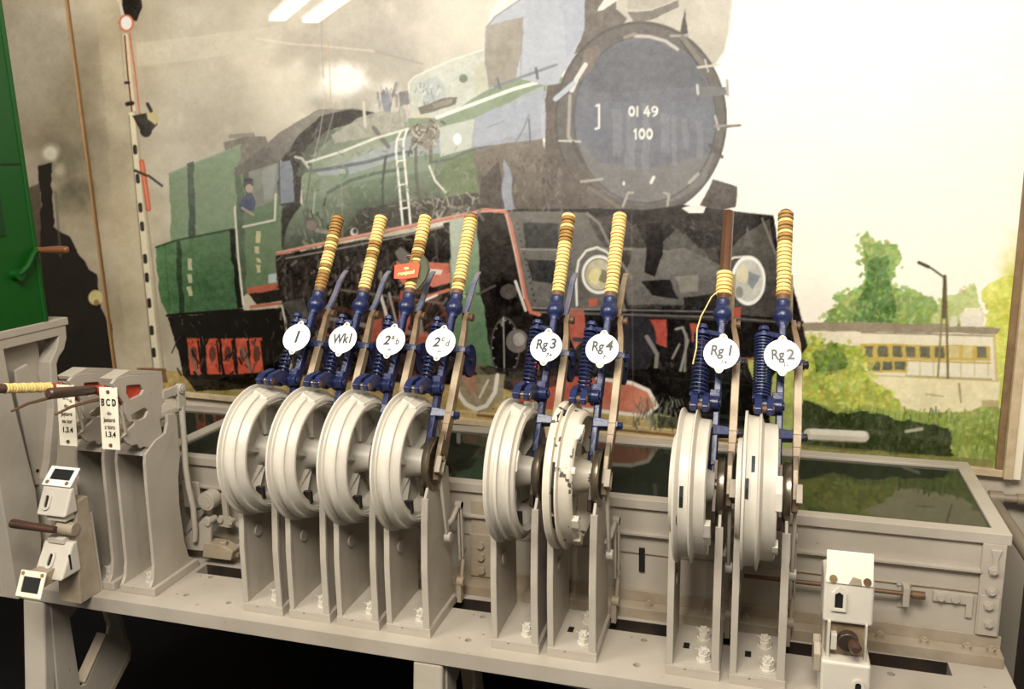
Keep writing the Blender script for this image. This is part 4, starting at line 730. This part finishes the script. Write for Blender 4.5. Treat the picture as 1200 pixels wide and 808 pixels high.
LEV = [
 (0, 'a', 'b' * 5 + 'yybybyyyyybybybbb'[:0] + 'ybyyyybyy' + 'bybbbbbb', 'lever with white disc reading 1, leftmost of the standing levers', [('1', 0, .000, .048, INK, .2, .9)]),
 (1, 'a', 'yyyyyyyyybbybbyyyyyyyy', 'lever with white disc reading Wk1, second of the standing levers', [('Wk1', 0, 0, .039, INK, .15, .74)]),
 (2, 'a', 'yyyyyy' + 'bbybbybb' + 'yyyyyyyy', 'lever with white disc reading 2 a b, red tag tied to its grip', [('2', -.012, .001, .036, INK, .25, 1.), ('a', .006, .011, .022, INK_FAINT, .15, .95), ('b', .019, -.003, .024, INK_FAINT, .15, .9), ('kn', 0, -.024, .010, INK_FAINT, 0, 1)]),
 (3, 'a', 'yybyyyyyyyyyyyyyyyyyyb', 'lever with white disc reading 2 c d, its steel hub disc in full view', [('2', -.012, .001, .036, INK, .25, 1.), ('c', .006, .011, .022, INK_FAINT, .15, .95), ('d', .019, -.003, .024, INK_FAINT, .15, .9), ('kn', 0, -.024, .010, INK_FAINT, 0, 1)]),
 (5, 'b', 'yyyyyyyyyyyyyybbbbybby', 'lever with white disc reading Rg3, left of the middle pair', [('Rg', -.0115, .005, .036, INK, .08, .80), ('3', .017, .007, .037, INK, .08, .95), ('7+', .010, -.023, .015, INK, .1, 1)]),
 (6, 'c', 'yyyyyyyyyyyyyyyyyyyyyy', 'lever with white disc reading Rg4, its drum paint badly chipped', [('Rg', -.0115, .005, .036, INK, .08, .80), ('4', .017, .007, .037, INK, .08, .95), ('7-', .009, -.023, .015, INK, .1, 1)]),
 (8, 'd', 'yyyyyy' + 'w' * 16, 'lever with white disc reading Rg1 and a bare dark grip tube', [('Rg', -.0105, .005, .036, INK, .08, .80), ('1', .019, .007, .037, INK, .08, .9), ('1+', .008, -.023, .015, INK, 0, 1)]),
 (9, 'e', 'byyyyyyyyyyyyybbybbybb', 'lever with white disc reading Rg2, rightmost of the row with a long blue spring', [('Rg', -.0105, .001, .035, INK, 0, .80), ('2', .018, .001, .035, INK_FAINT, 0, 1.), ('1-', .006, -.023, .015, INK, 0, 1)]),
]
def copy_tree(o, parent=None):
    c = o.copy(); COL.objects.link(c); c.parent = parent
    for ch in o.children: copy_tree(ch, c)
    return c
proto = {}
for i, kind, pat, lab, txt in LEV:
    if kind in proto:
        root = copy_tree(proto[kind]); root['label'] = lab; root.location.x = .14 * i
    else:
        root = thing('signal_lever', lab, 'lever', (.14 * i, 0, 0), 'levers standing on the grey frame bed')
        make_stand(root, 'r' if kind in 'cde' else 'l'); make_drum(root, kind); make_lever_parts(root, kind)
        if kind == 'a': proto[kind] = copy_tree(root)
    grip(root, pat)
    d, Fr = disc_plate(root, kind); disc_text(d, Fr, txt)
for o in list(proto['a'].children_recursive) + [proto['a']]: bpy.data.objects.remove(o)
# red tag and ribbon hanging on the grip of lever 2ab
tg = thing('warning_tag', 'red plastic tag tied to the cord grip of the third lever', 'tag', (.28, 0, 0))
m = MB()
F = frame(LP(.080, .520, .040), (1, 0, 0), U); F = F @ Matrix.Rotation(R(9), 4, 'Z'); m.M = F
m.prism([[(-.036, .024), (.034, .024), (.038, .012), (.034, -.024), (-.012, -.024), (-.036, -.018)]], 0, .0025, 'z'); t_ = m.build('tag_plate', REDTAG, tg, .0008)
lettering('na', .014, F @ Matrix.Translation((0, .009, .003)), YEL_INK, t_); lettering('rozjazd', .0165, F @ Matrix.Translation((0, -.006, .003)), YEL_INK, t_)
m = MB(); m.tube([LP(.084, .540, .040), LP(.086, .572, .039), LP(.106, .575, .033), LP(.113, .577, .010), LP(.106, .577, -.010), LP(.088, .578, -.016), LP(.068, .576, -.008), LP(.062, .575, .012), LP(.068, .573, .033), LP(.086, .570, .040)], .0022, 6); m.build('tie_cord', CORD_B, tg)
rb = thing('ribbon', 'olive green ribbon hanging behind the red tag on the third lever', 'ribbon', (.28, 0, 0))
m = MB()
for off, dn in ((0, 0), (.003, -.006)):
    P = [LP(.114, .575, .034 + dn), LP(.120 + off, .560, .036 + dn), LP(.127 + off, .530, .036 + dn), LP(.125 + off, .498, .034 + dn), LP(.118 + off, .470, .034 + dn)]
    w_ = [.003, .009, .014, .011, .003]; A = [m.v(p + Vector((-a, 0, 0))) for p, a in zip(P, w_)]; B = [m.v(p + Vector((a, 0, 0))) for p, a in zip(P, w_)]
    A2 = [m.v(p + Vector((-a, .001, 0))) for p, a in zip(P, w_)]; B2 = [m.v(p + Vector((a, .001, 0))) for p, a in zip(P, w_)]
    for k in range(4): m.face([A[k], A[k + 1], B[k + 1], B[k]]); m.face([A2[k], B2[k], B2[k + 1], A2[k + 1]]); m.face([A[k], A2[k], A2[k + 1], A[k + 1]]); m.face([B[k], B[k + 1], B2[k + 1], B2[k]])
    m.face([A[0], B[0], B2[0], A2[0]]); m.face([A[4], A2[4], B2[4], B[4]])
m.build('ribbon_loop', RIBBON, rb)
# loose twine end on Rg1
tw = thing('twine', 'loose yellow twine hanging from the bare grip of lever Rg1', 'twine', (1.12, 0, 0))
m = MB(); m.tube([LP(.074, .480, .028), LP(.060, .462, .032), LP(.050, .430, .042), LP(.040, .400, .052), LP(.034, .36, .066), LP(.036, .31, .072), LP(.030, .27, .066)], .0016, 6); m.build('twine_strand', CORD_Y, tw)

# ------------------------------------------------------------------ the two thrown levers at the left
def thrown(i, cord, lab, lines):
    x0 = .14 * i + .014; t = thing('signal_lever', lab, 'lever', (x0, 0, 0), 'thrown levers in the tall box stands')
    m = MB(); m.bx(-.002, .116, .0, .19, -.012, .012); b = m.build('stand_base', GREY, t, .002); castle_nut(.075, .040, .012, b)
    side = [(.000, .012), (.014, .03), (.024, .07), (.028, .15), (.034, .30), (.038, .365), (.044, .39), (.085, .415), (.130, .425), (.142, .45), (.146, .474), (.178, .468), (.184, .455), (.178, .34), (.160, .28), (.152, .20), (.155, .08), (.166, .03), (.188, .012)]
    for x, nm in ((0, 'left_cheek_plate'), (.094, 'right_cheek_plate')): m = MB(); m.prism([side], x, x + .010); m.build(nm, GREY, t, .002)
    m = MB(); m.prism([[(.041, .386), (.046, .398), (.085, .417), (.130, .427), (.130, .415), (.090, .404), (.056, .392), (.049, .384)]], .010, .094); m.build('top_plate', GREY, t, .001)
    m = MB(); m.prism([[(.140, .012), (.140, .40), (.146, .40), (.146, .012)]], .010, .094); m.build('back_plate', GREY_DIRTY, t)
    # lens-shaped casting with two windows
    o = [(-.030, .595), (-.037, .612), (-.020, .622), (.030, .618), (.150, .590), (.146, .54), (.145, .512), (.132, .505), (.128, .474), (.120, .470), (.122, .42), (.117, .414), (.096, .410), (.074, .398), (.045, .412), (.033, .411), (.024, .426), (.003, .429), (-.012, .44), (-.023, .460), (-.018, .470), (.020, .482), (.023, .490), (.004, .496), (-.004, .52), (-.004, .55), (-.020, .575)]
    h1 = [(.012, .594), (.062, .584), (.072, .566), (.060, .556), (.018, .553), (.008, .575)]; h2 = [(.015, .512), (.067, .517), (.080, .505), (.064, .489), (.042, .489), (.018, .498)]
    m = MB(); m.prism([o, h1, h2], .090, .0995); m.build('quadrant_plate', GREY, t, .0015)
    m = MB(); m.prism([[(-.02, .61), (.03, .618), (.150, .590), (.150, .60), (.03, .632), (-.025, .622)]], .050, .0985); m.build('quadrant_flange', GREY, t, .0015)
    m = MB(); m.prism([[(.03, .43), (.12, .43), (.13, .50), (.02, .47)]], .035, .085); m.prism([[(-.01, .44), (.02, .43), (.02, .445), (-.002, .455)]], .03, .09); m.build('inner_casting', GREY_DIRTY, t, .004)
    # red lever body and grip towards the viewer
    xc = .040
    m = MB(); m.hexa([(xc - .010, .09, .50), (xc + .010, .09, .50), (xc + .010, .10, .535), (xc - .010, .10, .535)], [(xc - .008, -.02, .572), (xc + .008, -.02, .572), (xc + .008, -.012, .600), (xc - .008, -.012, .600)])
    m.tube([(xc, .03, .560), (xc, -.010, .582), (xc - .004, -.035, .592)], [.013, .015, .011], 14); m.prism([[(.0, .545), (.09, .555), (.095, .58), (.01, .59)]], .080, .0895); m.build('red_lever_body', RED, t, .002)
    p0, p1 = Vector((xc - .004, -.030, .590)), Vector((xc - .006, -.190 if cord else -.172, .628 if cord else .618))
    if cord:
        m = MB(); n = 16; m.mat(CORD_Y)
        for k in range(n):
            a = p0.lerp(p1, .06 + .84 * k / n); b_ = p0.lerp(p1, .06 + .84 * (k + 1) / n); q = .0128 + .001 * (k % 3 == 0)
            m.tube([a, a.lerp(b_, .3), a.lerp(b_, .7), b_], [q * .9, q, q, q * .9], 16)
        g = m.build('cord_wrapped_grip', None, t); m = MB(); m.tube([p0, p1, p1.lerp(p0, -.03)], [.011, .012, .009], 16); m.build('grip_core', BLACKGRIP, g)
    else:
        m = MB(); m.tube([p0, p0.lerp(p1, .1), p0.lerp(p1, .9), p1, p0.lerp(p1, 1.03)], [.011, .0125, .0145, .014, .010], 18); m.build('bare_grip', BLACKGRIP, t)
    m = MB(); m.tube([(xc + .008, -.012, .562), (xc + .006, -.06, .568), (xc + .002, -.12, .570), (xc - .004, -.165, .562)], [.005, .0042, .0038, .003], 10); m.build('finger_latch', RUST, t)
    # label plate
    F = frame((.080, -.040, .517), (1, .10, -.02), (0, .10, 1)); m = MB(); m.M = F
    m.bx(-.0265, .0265, -.083, .083, -.001, .001); pl = m.build('label_plate', CREAM, t, .0006)
    for s in (.071, -.071): m = MB(); m.M = F; m.cyl((0, s, .001), (0, s, .0035), .0048, 14); m.build('screw', RUST, pl)
    for tx, y, s, mt, sx in lines: lettering(tx, s, F @ Matrix.Translation((0, y, .0015)), mt, pl, .0004, sx=sx)
    m = MB(); m.tube([(.094, -.037, .56), (.100, -.02, .53), (.102, -.015, .47), (.090, -.034, .455)], .004, 8); m.build('label_bracket', GREY, t)
    # rear link and its push rod
    m = MB(); m.bx(.094, .104, .140, .205, .520, .545); m.cyl((.092, .212, .533), (.112, .212, .533), .015, 18); m.cyl((.112, .212, .533), (.115, .212, .533), .009, 14)
    m.hexa([(.094, .196, .475), (.106, .196, .475), (.106, .226, .475), (.094, .226, .475)], [(.094, .197, .53), (.106, .197, .53), (.106, .227, .53), (.094, .227, .53)]); m.build('rear_link', GREY, t, .0015)
    m = MB(); m.tube([(.100, .212, .48), (.100, .206, .38), (.103, .196, .30), (.110, .19, .24), (.118, .19, .18), (.116, .19, .10), (.11, .19, .07)], .0085, 12); m.build('push_rod', GREY, t)
    return t
thrown(-4, True, 'thrown lever with yellow cord grip and cream plate, nearer the green cabinet', [('A C', .046, .012, INK_FAINT, .9), ('do', .026, .014, INK_FAINT, .9), ('Jastarni', .004, .0155, INK_FAINT, .74), ('na tor', -.016, .0155, INK_FAINT, .8), ('1.3.4', -.040, .020, INK, .85)])
t2 = thrown(-3, False, 'thrown lever with black grip and cream plate reading B C D', [('B C D', .042, .026, INK, .66), (' c         c', .050, .012, INK, .9), ('do', .014, .013, INK_FAINT, .9), ('Jastarni', -.004, .0155, INK_FAINT, .74), ('z toru', -.023, .0155, INK_FAINT, .8), ('1.3.4', -.043, .020, INK, .85)])

# ------------------------------------------------------------------ block locks (two stacked boxes with a knob between)
def block_lock(x0, lab, left):
    t = thing('block_lock', lab, 'lock', (x0, -.055, .026) if left else (x0, 0, 0)); W = .098
    def shell(z0, z1, y0, y1, dy, nm):    # front face leans: y at bottom y0, at top y0+dy
        m = MB(); m.hexa([(0, y0, z0), (W, y0, z0), (W, y1, z0), (0, y1, z0)], [(0, y0 + dy, z1), (W, y0 + dy, z1), (W, y1, z1), (0, y1, z1)])
        return m.build(nm, GREY_DRUM, t, .006, 3)
    if left: up = (.222, .293, -.045, .004, .036); lo = (.058, .144, -.085, -.012, .055)
    else: up = (.174, .272, -.012, .085, .010); lo = (-.012, .096, -.045, .080, .012)
    U1 = shell(*up, 'upper_box'); L1 = shell(*lo, 'lower_box')
    def keyhole(par, z0, z1, y0, dy, cx, cz, pent, ):
        f = (cz - z0) / (z1 - z0); y = y0 + dy * f; F = frame((cx, y - .0005, cz), (1, 0, 0), (0, dy, z1 - z0)); m = MB(); m.M = F
        if pent: m.prism([[(-.015, -.025), (.015, -.025), (.015, .014), (0, .030), (-.015, .014)], [(-.008, -.018), (.008, -.018), (.008, .012), (0, .017), (-.008, .012)]], -.001, .005, 'z')
        else: m.prism([[(a, b + .009) for a, b in arc((0, 0), .013, 0, 180)] + [(a, b - .012) for a, b in arc((0, 0), .013, 180, 360)], [(a, b + .009) for a, b in arc((0, 0), .006, 0, 180)] + [(a, b - .012) for a, b in arc((0, 0), .006, 180, 360)]], -.001, .005, 'z')
        m.build('keyhole_rim', GREY_DRUM, par, .001)
        m = MB(); m.M = F; m.prism([[(-.0078, -.0178), (.0078, -.0178), (.0078, .012), (0, .0165), (-.0078, .012)]], -.001, .0008, 'z'); m.build('keyhole', BLACK, par)
    keyhole(U1, up[0], up[1], up[2], up[4], .030, up[0] + (.036 if left else .052), not left); keyhole(L1, lo[0], lo[1], lo[2], lo[4], .044 if left else .074, lo[0] + (.045 if left else .056), False)
    # sloping lid plate
    z = up[1]; ya = up[2] + up[4]
    if left:
        F = frame((W / 2, .012, .314), (1, 0, 0), (0, .73, .68)); m = MB(); m.M = F
        m.prism([[(-.050, -.029), (.047, -.029), (.047, .029), (-.050, .029)], [(-.036, -.010), (.033, -.010), (.033, .021), (-.036, .021)]], 0, .004, 'z'); q = m.build('lid_plate', ENAMEL, t, .0015)
        m = MB(); m.M = F; m.bx(-.036, .033, -.010, .021, -.001, .0005); m.build('dark_window', BLACK, q)
        for a in (-.034, .032): m = MB(); m.M = F; m.cyl((a, -.0195, .004), (a, -.0195, .0065), .0055, 12); m.build('screw', SCREW, q)
        F = frame((.038, -.121, .062), (1, 0, 0), (0, .45, .89)); m = MB(); m.M = F
        m.prism([[(-.042, -.034), (.042, -.034), (.042, .034), (-.042, .034)], [(-.029, -.022), (.029, -.022), (.029, .018), (-.029, .018)]], 0, .004, 'z'); q = m.build('lower_plate', CREAM, t, .0015)
        m = MB(); m.M = F; m.bx(-.029, .029, -.022, .018, -.001, .0005); m.build('dark_window', BLACK, q)
        for a in (-.032, .032): m = MB(); m.M = F; m.cyl((a, .026, .004), (a, .026, .0065), .005, 12); m.build('screw', SCREW, q)
        m = MB(); m.hexa([(.01, -.118, .05), (.065, -.118, .05), (.065, -.06, .05), (.01, -.06, .05)], [(.01, -.110, .085), (.065, -.110, .085), (.065, -.05, .085), (.01, -.05, .085)]); m.build('plate_bracket', GREY_DIRTY, t)
        m = MB(); m.bx(.024, .088, -.034, .0, .204, .224); m.build('guide_tab', GREY_DRUM, t, .003); m = MB(); m.bx(.020, .074, -.038, -.012, .140, .158); m.build('guide_tab', GREY_DRUM, t, .003)
        m = MB(); m.cyl((.050, -.022, .182), (.100, -.016, .178), .019, 22); m.build('shaft_drum', GREY_DIRTY, t, .002)
        p0, p1 = Vector((.062, -.046, .186)), Vector((-.070, -.060, .197))
        m = MB(); m.tube([p0, p0.lerp(p1, .2), p0.lerp(p1, .92), p1, p0.lerp(p1, 1.03)], [.010, .0105, .0125, .012, .008], 16); m.build('knob_handle', BLACKGRIP, t)
        m = MB(); m.bx(W - .0005, W + .0007, -.050, -.044, .075, .118); m.build('side_slot', BLACK, L1)
        m = MB(); m.prism([[(-.03, -.038), (.045, -.038), (.045, .25), (.01, .25), (-.012, .16), (-.02, .05)]], .020, W - .004); m.build('carrier_casting', GREY_DIRTY, t, .002)
    else:
        F = frame((W / 2, ya + .008, z + .017), (1, 0, 0), (0, .30, .95)); m = MB(); m.M = F
        m.bx(-.046, .046, -.030, .038, 0, .004); q = m.build('lid_plate', CREAM, t, .003)
        for a, mt in ((-.032, SCREW), (.034, RUST)): m = MB(); m.M = F; m.cyl((a, -.020, .004), (a, -.020, .0075), .008, 14); m.bx(a - .006, a + .006, -.0208, -.0192, .0074, .0082); m.build('screw', mt, q)
        m = MB(); m.M = F; m.prism([[(-.002, -.028), (.024, -.029), (.022, -.016), (.006, -.013)]], .0035, .0046, 'z'); m.build('bare_patch', GREY_DIRTY, q)
        m = MB(); m.bx(.008, .090, .0, .05, .09, .18); m.build('back_plate', BAR, t); m = MB(); m.bx(.010, .016, -.02, .02, .09, .18); m.bx(.084, .088, -.02, .02, .09, .18); m.bx(.018, .030, -.018, 0, .115, .15); m.build('guide_rail', GREY_DRUM, t, .001)
        m = MB(); m.cyl((.052, .0, .135), (.052, -.020, .135), .021, 20); m.build('shaft_drum', STEEL_DARK, t, .002); m = MB(); m.tube([(.062, -.015, .133), (.064, -.040, .137), (.064, -.050, .138)], [.012, .013, .007], 16); m.build('knob_handle', BLACKGRIP, t)
        m = MB(); m.prism([[(-.02, .10), (0, .12), (.02, .10), (.03, .12), (.04, .09), (.04, .06), (-.02, .06)]], -.014, .0); m.build('side_casting', GREY_DIRTY, t, .002)
    m = MB(); m.bx(.004, W - .004, .046 if left else .02, .052 if left else .08, -.038 if left else -.012, .20); m.build('back_column', GREY, t)
    return t
block_lock(-.560, 'grey double lock box with two white framed windows, left of the thrown levers', True)
block_lock(1.446, 'grey double lock box with cream cover plate, right of lever Rg2', False)

# ------------------------------------------------------------------ glass-topped locking cabinet behind the levers
cab = thing('locking_cabinet', 'long grey iron cabinet with a dark glass lid behind the levers', 'cabinet', (1.848, .246, 0), rz=R(-.9))
X0 = -2.62; D = .478; ZT = .3
m = MB(); m.bx(-2.28, -.004, .004, .012, -.012, .285); m.bx(-.01, -.002, .004, D - .004, -.012, .285); m.bx(X0, -.004, D - .01, D - .004, -.012, .285); m.bx(X0, X0 + .008, .01, D - .01, -.012, .285); m.build('cabinet_body', GREY, cab, .001)
m = MB(); m.bx(X0, -.004, .012, D - .01, .10, .108); m.build('inside_floor', STEEL_DARK, cab)
for k in range(12): x = X0 + .15 + k * .2; m = MB(); m.bx(x, x + .02, .03, D - .03, .108, .15); m.build('cross_bar', STEEL_DARK, cab)
for y in (.12, .32): m = MB(); m.bx(X0 + .02, -.03, y, y + .02, .15, .165); m.build('locking_bar', STEEL_DARK, cab)
ht = [(-.045 + X0, 0)]
fr = MB(); W1 = .028
xm = -2.33
outer = [(X0, -.006), (.004, -.006), (.004, D), (X0, D)]
g1 = [(xm + .022, W1), (-.030, W1), (-.030, D - .045), (xm + .022, D - .045)]; g2 = [(X0 + .03, W1), (xm - .022, W1), (xm - .022, D - .045), (X0 + .03, D - .045)]
fr.prism([outer, g1, g2], ZT - .026, ZT, 'z'); lid = fr.build('lid_frame', GREY, cab, .0018)
GLASS = bpy.data.materials.new('greenish_dark_glass'); GLASS.use_nodes = True; gb = GLASS.node_tree.nodes['Principled BSDF']
gb.inputs['Base Color'].default_value = (.13, .15, .10, 1); gb.inputs['Transmission Weight'].default_value = .85; gb.inputs['Roughness'].default_value = .02; gb.inputs['IOR'].default_value = 1.5
m = MB()
for g in (g1, g2): m = MB(); m.bx(g[0][0] - .004, g[1][0] + .004, g[0][1] - .004, g[2][1] + .004, ZT - .012, ZT - .007); m.build('glass_pane', GLASS, lid)
m = MB(); m.bx(X0, -.052, -.012, .004, .203, .210); m.bx(X0, -.052, .0, .006, .196, .203); m.build('front_ledge', GREY, cab, .001)
m = MB(); m.bx(-2.28, .004, -.040, .004, -.012, .016); m.bx(-2.28, .004, -.002, .004, .016, .046); m.build('bottom_angle', GREY_DIRTY, cab, .001)
m = MB(); m.bx(-.052, -.004, -.006, .004, .048, .275); m.bx(-.049, -.008, -.010, -.006, .050, .150); cp = m.build('corner_plate', GREY, cab, .0015)
m = MB(); m.prism([[(-.036, .262), (-.014, .262), (-.020, .240), (-.018, .205), (-.032, .205), (-.030, .240)]], -.010, -.006, 'y'); m.build('corner_rib', GREY, cp, .001)
for x, z in ((-.028, .213), (-.028, .162), (-.031, .126), (-.027, .082)):
    m = MB(); m.hexnut((x, -.008, z), (0, -1, 0), .0105, .009); m.cyl((x, -.017, z), (x, -.021, z), .006, 12); m.build('bolt', GREY, cp)
m = MB(); m.prism([[(-.144, .142), (-.061, .142), (-.061, .086), (-.074, .086), (-.074, .118), (-.144, .118)]], -.004, .005, 'y'); ap = m.build('angle_plate', GREY, cab, .001)
for x in (-.128, -.098): m = MB(); m.hexnut((x, -.003, .130), (0, -1, 0), .009, .008); m.build('bolt', GREY, ap)
for x in [-.019, -.068, -.158, -.253, -.33, -.56, -.66, -.80, -.95, -1.22, -1.33, -1.86, -2.05, -2.17]:
    m = MB(); m.cyl((x, -.020, .016), (x, -.020, .018), .012, 16); m.hexnut((x, -.020, .018), (0, 0, 1), .0095, .009); m.cyl((x, -.020, .027), (x, -.020, .031), .005, 10); m.build('flange_bolt', GREY_DIRTY, cab)
m = MB(); m.bx(-.218, -.196, .0, .005, .09, .150); m.bx(-.222, -.192, -.003, .005, .146, .150); m.build('tab', GREY, cab, .0005)
m = MB(); m.bx(-1.29, -1.235, -.002, .004, .07, .25); m.bx(-1.295, -1.23, -.008, -.002, .03, .155); sp = m.build('splice_plate', GREY_DIRTY, cab, .001)
for z in (.05, .09, .125): m = MB(); m.hexnut((-1.262, -.007, z), (0, -1, 0), .011, .009); m.build('bolt', GREY_DIRTY, sp)
for x in (.56 - 1.848, .97 - 1.848 + .02): pass
for x in (-.83, -1.19): m = MB(); m.bx(x, x + .015, -.002, .003, .10, .165); m.build('vent_slot', BLACK, cab)
m = MB(); m.bx(-2.26, -.004, -.001, .004, .150, .1515); m.build('seam', GREY_DIRTY, cab)
rd = thing('rod', 'rusty brown rod running along the front of the cabinet at the right', 'rod', (1.4, .225, .138))
m = MB(); m.tube([(-.12, 0, 0), (.27, .0, 0)], .0055, 12); m.cyl((.255, 0, 0), (.283, 0, 0), .0095, 14); m.build('shaft', RUST, rd)
m = MB(); m.bx(.236, .250, -.008, .020, -.03, .018); m.build('rod_guide', GREY, rd, .001)

# bell crank between the thrown levers and lever 1
bc = thing('bell_crank', 'grey bell crank casting on the bed between the thrown levers and lever 1', 'crank', (-.27, .215, 0))
m = MB(); m.prism([[(-.088, .030), (-.098, .046), (-.080, .062), (.006, .142), (.024, .140), (.026, .118), (.016, .045), (.0, .032)]], -.012, .0, 'y'); m.prism([[(-.088, .060), (-.030, .125), (-.005, .150), (-.02, .155), (-.05, .14), (-.088, .08)]], .012, .02, 'y'); m.build('crank_web', GREY, bc, .003)
m = MB(); m.cyl((.018, -.018, .128), (.018, .02, .128), .011, 16); m.cyl((-.088, -.016, .044), (-.088, .016, .044), .011, 16); m.build('crank_pin', GREY, bc)
m = MB(); m.cyl((.018, -.012, .192), (.018, .026, .192), .028, 28); m.cyl((.018, -.014, .192), (.018, -.012, .192), .020, 28); m.build('round_boss', GREY, bc, .002)
m = MB(); m.bx(.048, .066, .018, .030, .10, .21); m.bx(.030, .072, .020, .030, .10, .135); m.build('back_strap', GREY, bc, .003); m = MB(); m.bx(-.09, -.03, .022, .030, .15, .235); m.build('back_strap', GREY, bc, .003)
m = MB(); m.prism([[(-.01, .0161), (.09, .0161), (.10, .045), (.06, .062), (.0, .062)]], -.02, .02, 'y'); m.hexnut((.06, -.006, .05), (0, 0, 1), .014, .02); m.bx(-.10, .10, .0, .02, .016, .03); m.build('foot_casting', GREY_DIRTY, bc, .003)
for x, z in ((.040, .125), (.075, .122), (.105, .118), (.09, .04)): m = MB(); m.cyl((x, .012, z), (x, .030, z), .009, 12); m.build('rivet', GREY, bc)

# ------------------------------------------------------------------ left: casting and green block cabinet
ch = thing('cast_housing', 'tall grey cast iron housing with a hollow side at the left end', 'housing', (-.73, 0, 0))
o = [(-.052, -.052), (-.052, .708), (.254, .712), (.250, .66), (.236, .630), (.214, .612), (.200, .590), (.190, .46), (.150, .302), (.128, .255), (.115, .10), (.095, .0), (.080, -.052)]
h = [(.030, .672), (.034, .53), (.062, .245), (.056, .09), (.030, -.02), (.040, -.028), (.072, .0), (.092, .10), (.100, .262), (.122, .31), (.164, .46), (.176, .60), (.205, .634), (.222, .672)]
m = MB(); m.prism([o, h], -.050, 0); m.bx(-.5, -.05, -.052, .19, -.052, .70); m.build('housing_shell', GREY, ch, .003)
m = MB(); m.prism([[(.070, .52), (.076, .60), (.12, .61), (.185, .48), (.140, .34), (.108, .235), (.085, .245)]], -.034, -.024); sp2 = m.build('inner_strap', GREY, ch, .004)
m = MB(); m.cyl((-.0245, .098, .285), (-.0232, .098, .285), .006, 12); m.build('strap_hole', BLACK, sp2)
m = MB(); m.bx(-.30, .003, -.056, .262, .700, .724); m.build('top_flange', GREY, ch, .003)
gc = thing('block_cabinet', 'green painted block instrument cabinet standing on the grey cast housing', 'cabinet', (-.73, 0, .724))
m = MB(); m.bx(-.40, 0, -.62, .187, 0, 1.0); m.bx(-.01, .004, .176, .190, 0, 1.0); m.build('cabinet_case', GREEN, gc, .003)
m = MB(); m.bx(0, .0035, -.60, .172, .455, .462); m.bx(0, .003, -.6, .09, .26, .39); m.build('side_panel', GREEN_D, gc, .001)
hd = MB(); hd.cyl((.0, .100, .150), (.022, .100, .150), .016, 18); hd.tube([(.016, .100, .150), (.018, .130, .168), (.018, .162, .208), (.018, .178, .212)], [.009, .008, .008, .008], 12); cr = hd.build('crank_handle', GREEN, gc)
m = MB(); m.tube([(.010, .178, .212), (.03, .178, .212), (.09, .180, .213), (.115, .181, .213), (.12, .181, .213)], [.008, .0085, .0115, .010, .005], 16); m.build('crank_grip', mat('brown_bakelite_grip', (.20, .07, .03), .3, coat=.4), cr)

# ------------------------------------------------------------------ right: pipe
pp = thing('handrail_pipe', 'grey brown pipe running along the dark lower wall at the right', 'pipe', (1.945, .78, .17))
m = MB(); m.tube([(0, 0, 0), (.0, -.30, 0), (0, -1.1, 0)], .017, 18); m.build('pipe_run', PIPE, pp)
m = MB(); m.tube([(-.05, -.01, .015), (-.01, -.01, .015), (.06, -.01, .015)], .012, 14); m.cyl((-.015, -.01, .015), (.02, -.01, .015), .019, 18); m.cyl((.055, -.01, .015), (.10, -.01, .015), .016, 14); m.build('pipe_fitting', PIPE, pp)

# ceiling lamp outside the frame whose two tubes mirror in the mural sheet
cl = thing('fluorescent_lamp', 'long ceiling lamp with two tubes, seen only as reflections in the mural', 'lamp', (-2.65, -2.12, 2.5), rz=math.atan2(1.35, 1.8))
TUBE = bpy.data.materials.new('lit_tube'); TUBE.use_nodes = True; tb = TUBE.node_tree.nodes['Principled BSDF']; tb.inputs['Emission Color'].default_value = (1, .93, .8, 1); tb.inputs['Emission Strength'].default_value = 30
for y in (-.15, .15): m = MB(); m.bx(-1.2, 1.2, y - .07, y + .07, .0, .03); m.build('lamp_tube', TUBE, cl)
m = MB(); m.bx(-1.22, 1.22, -.25, .25, .03, .08); m.build('lamp_housing', ENAMEL, cl)
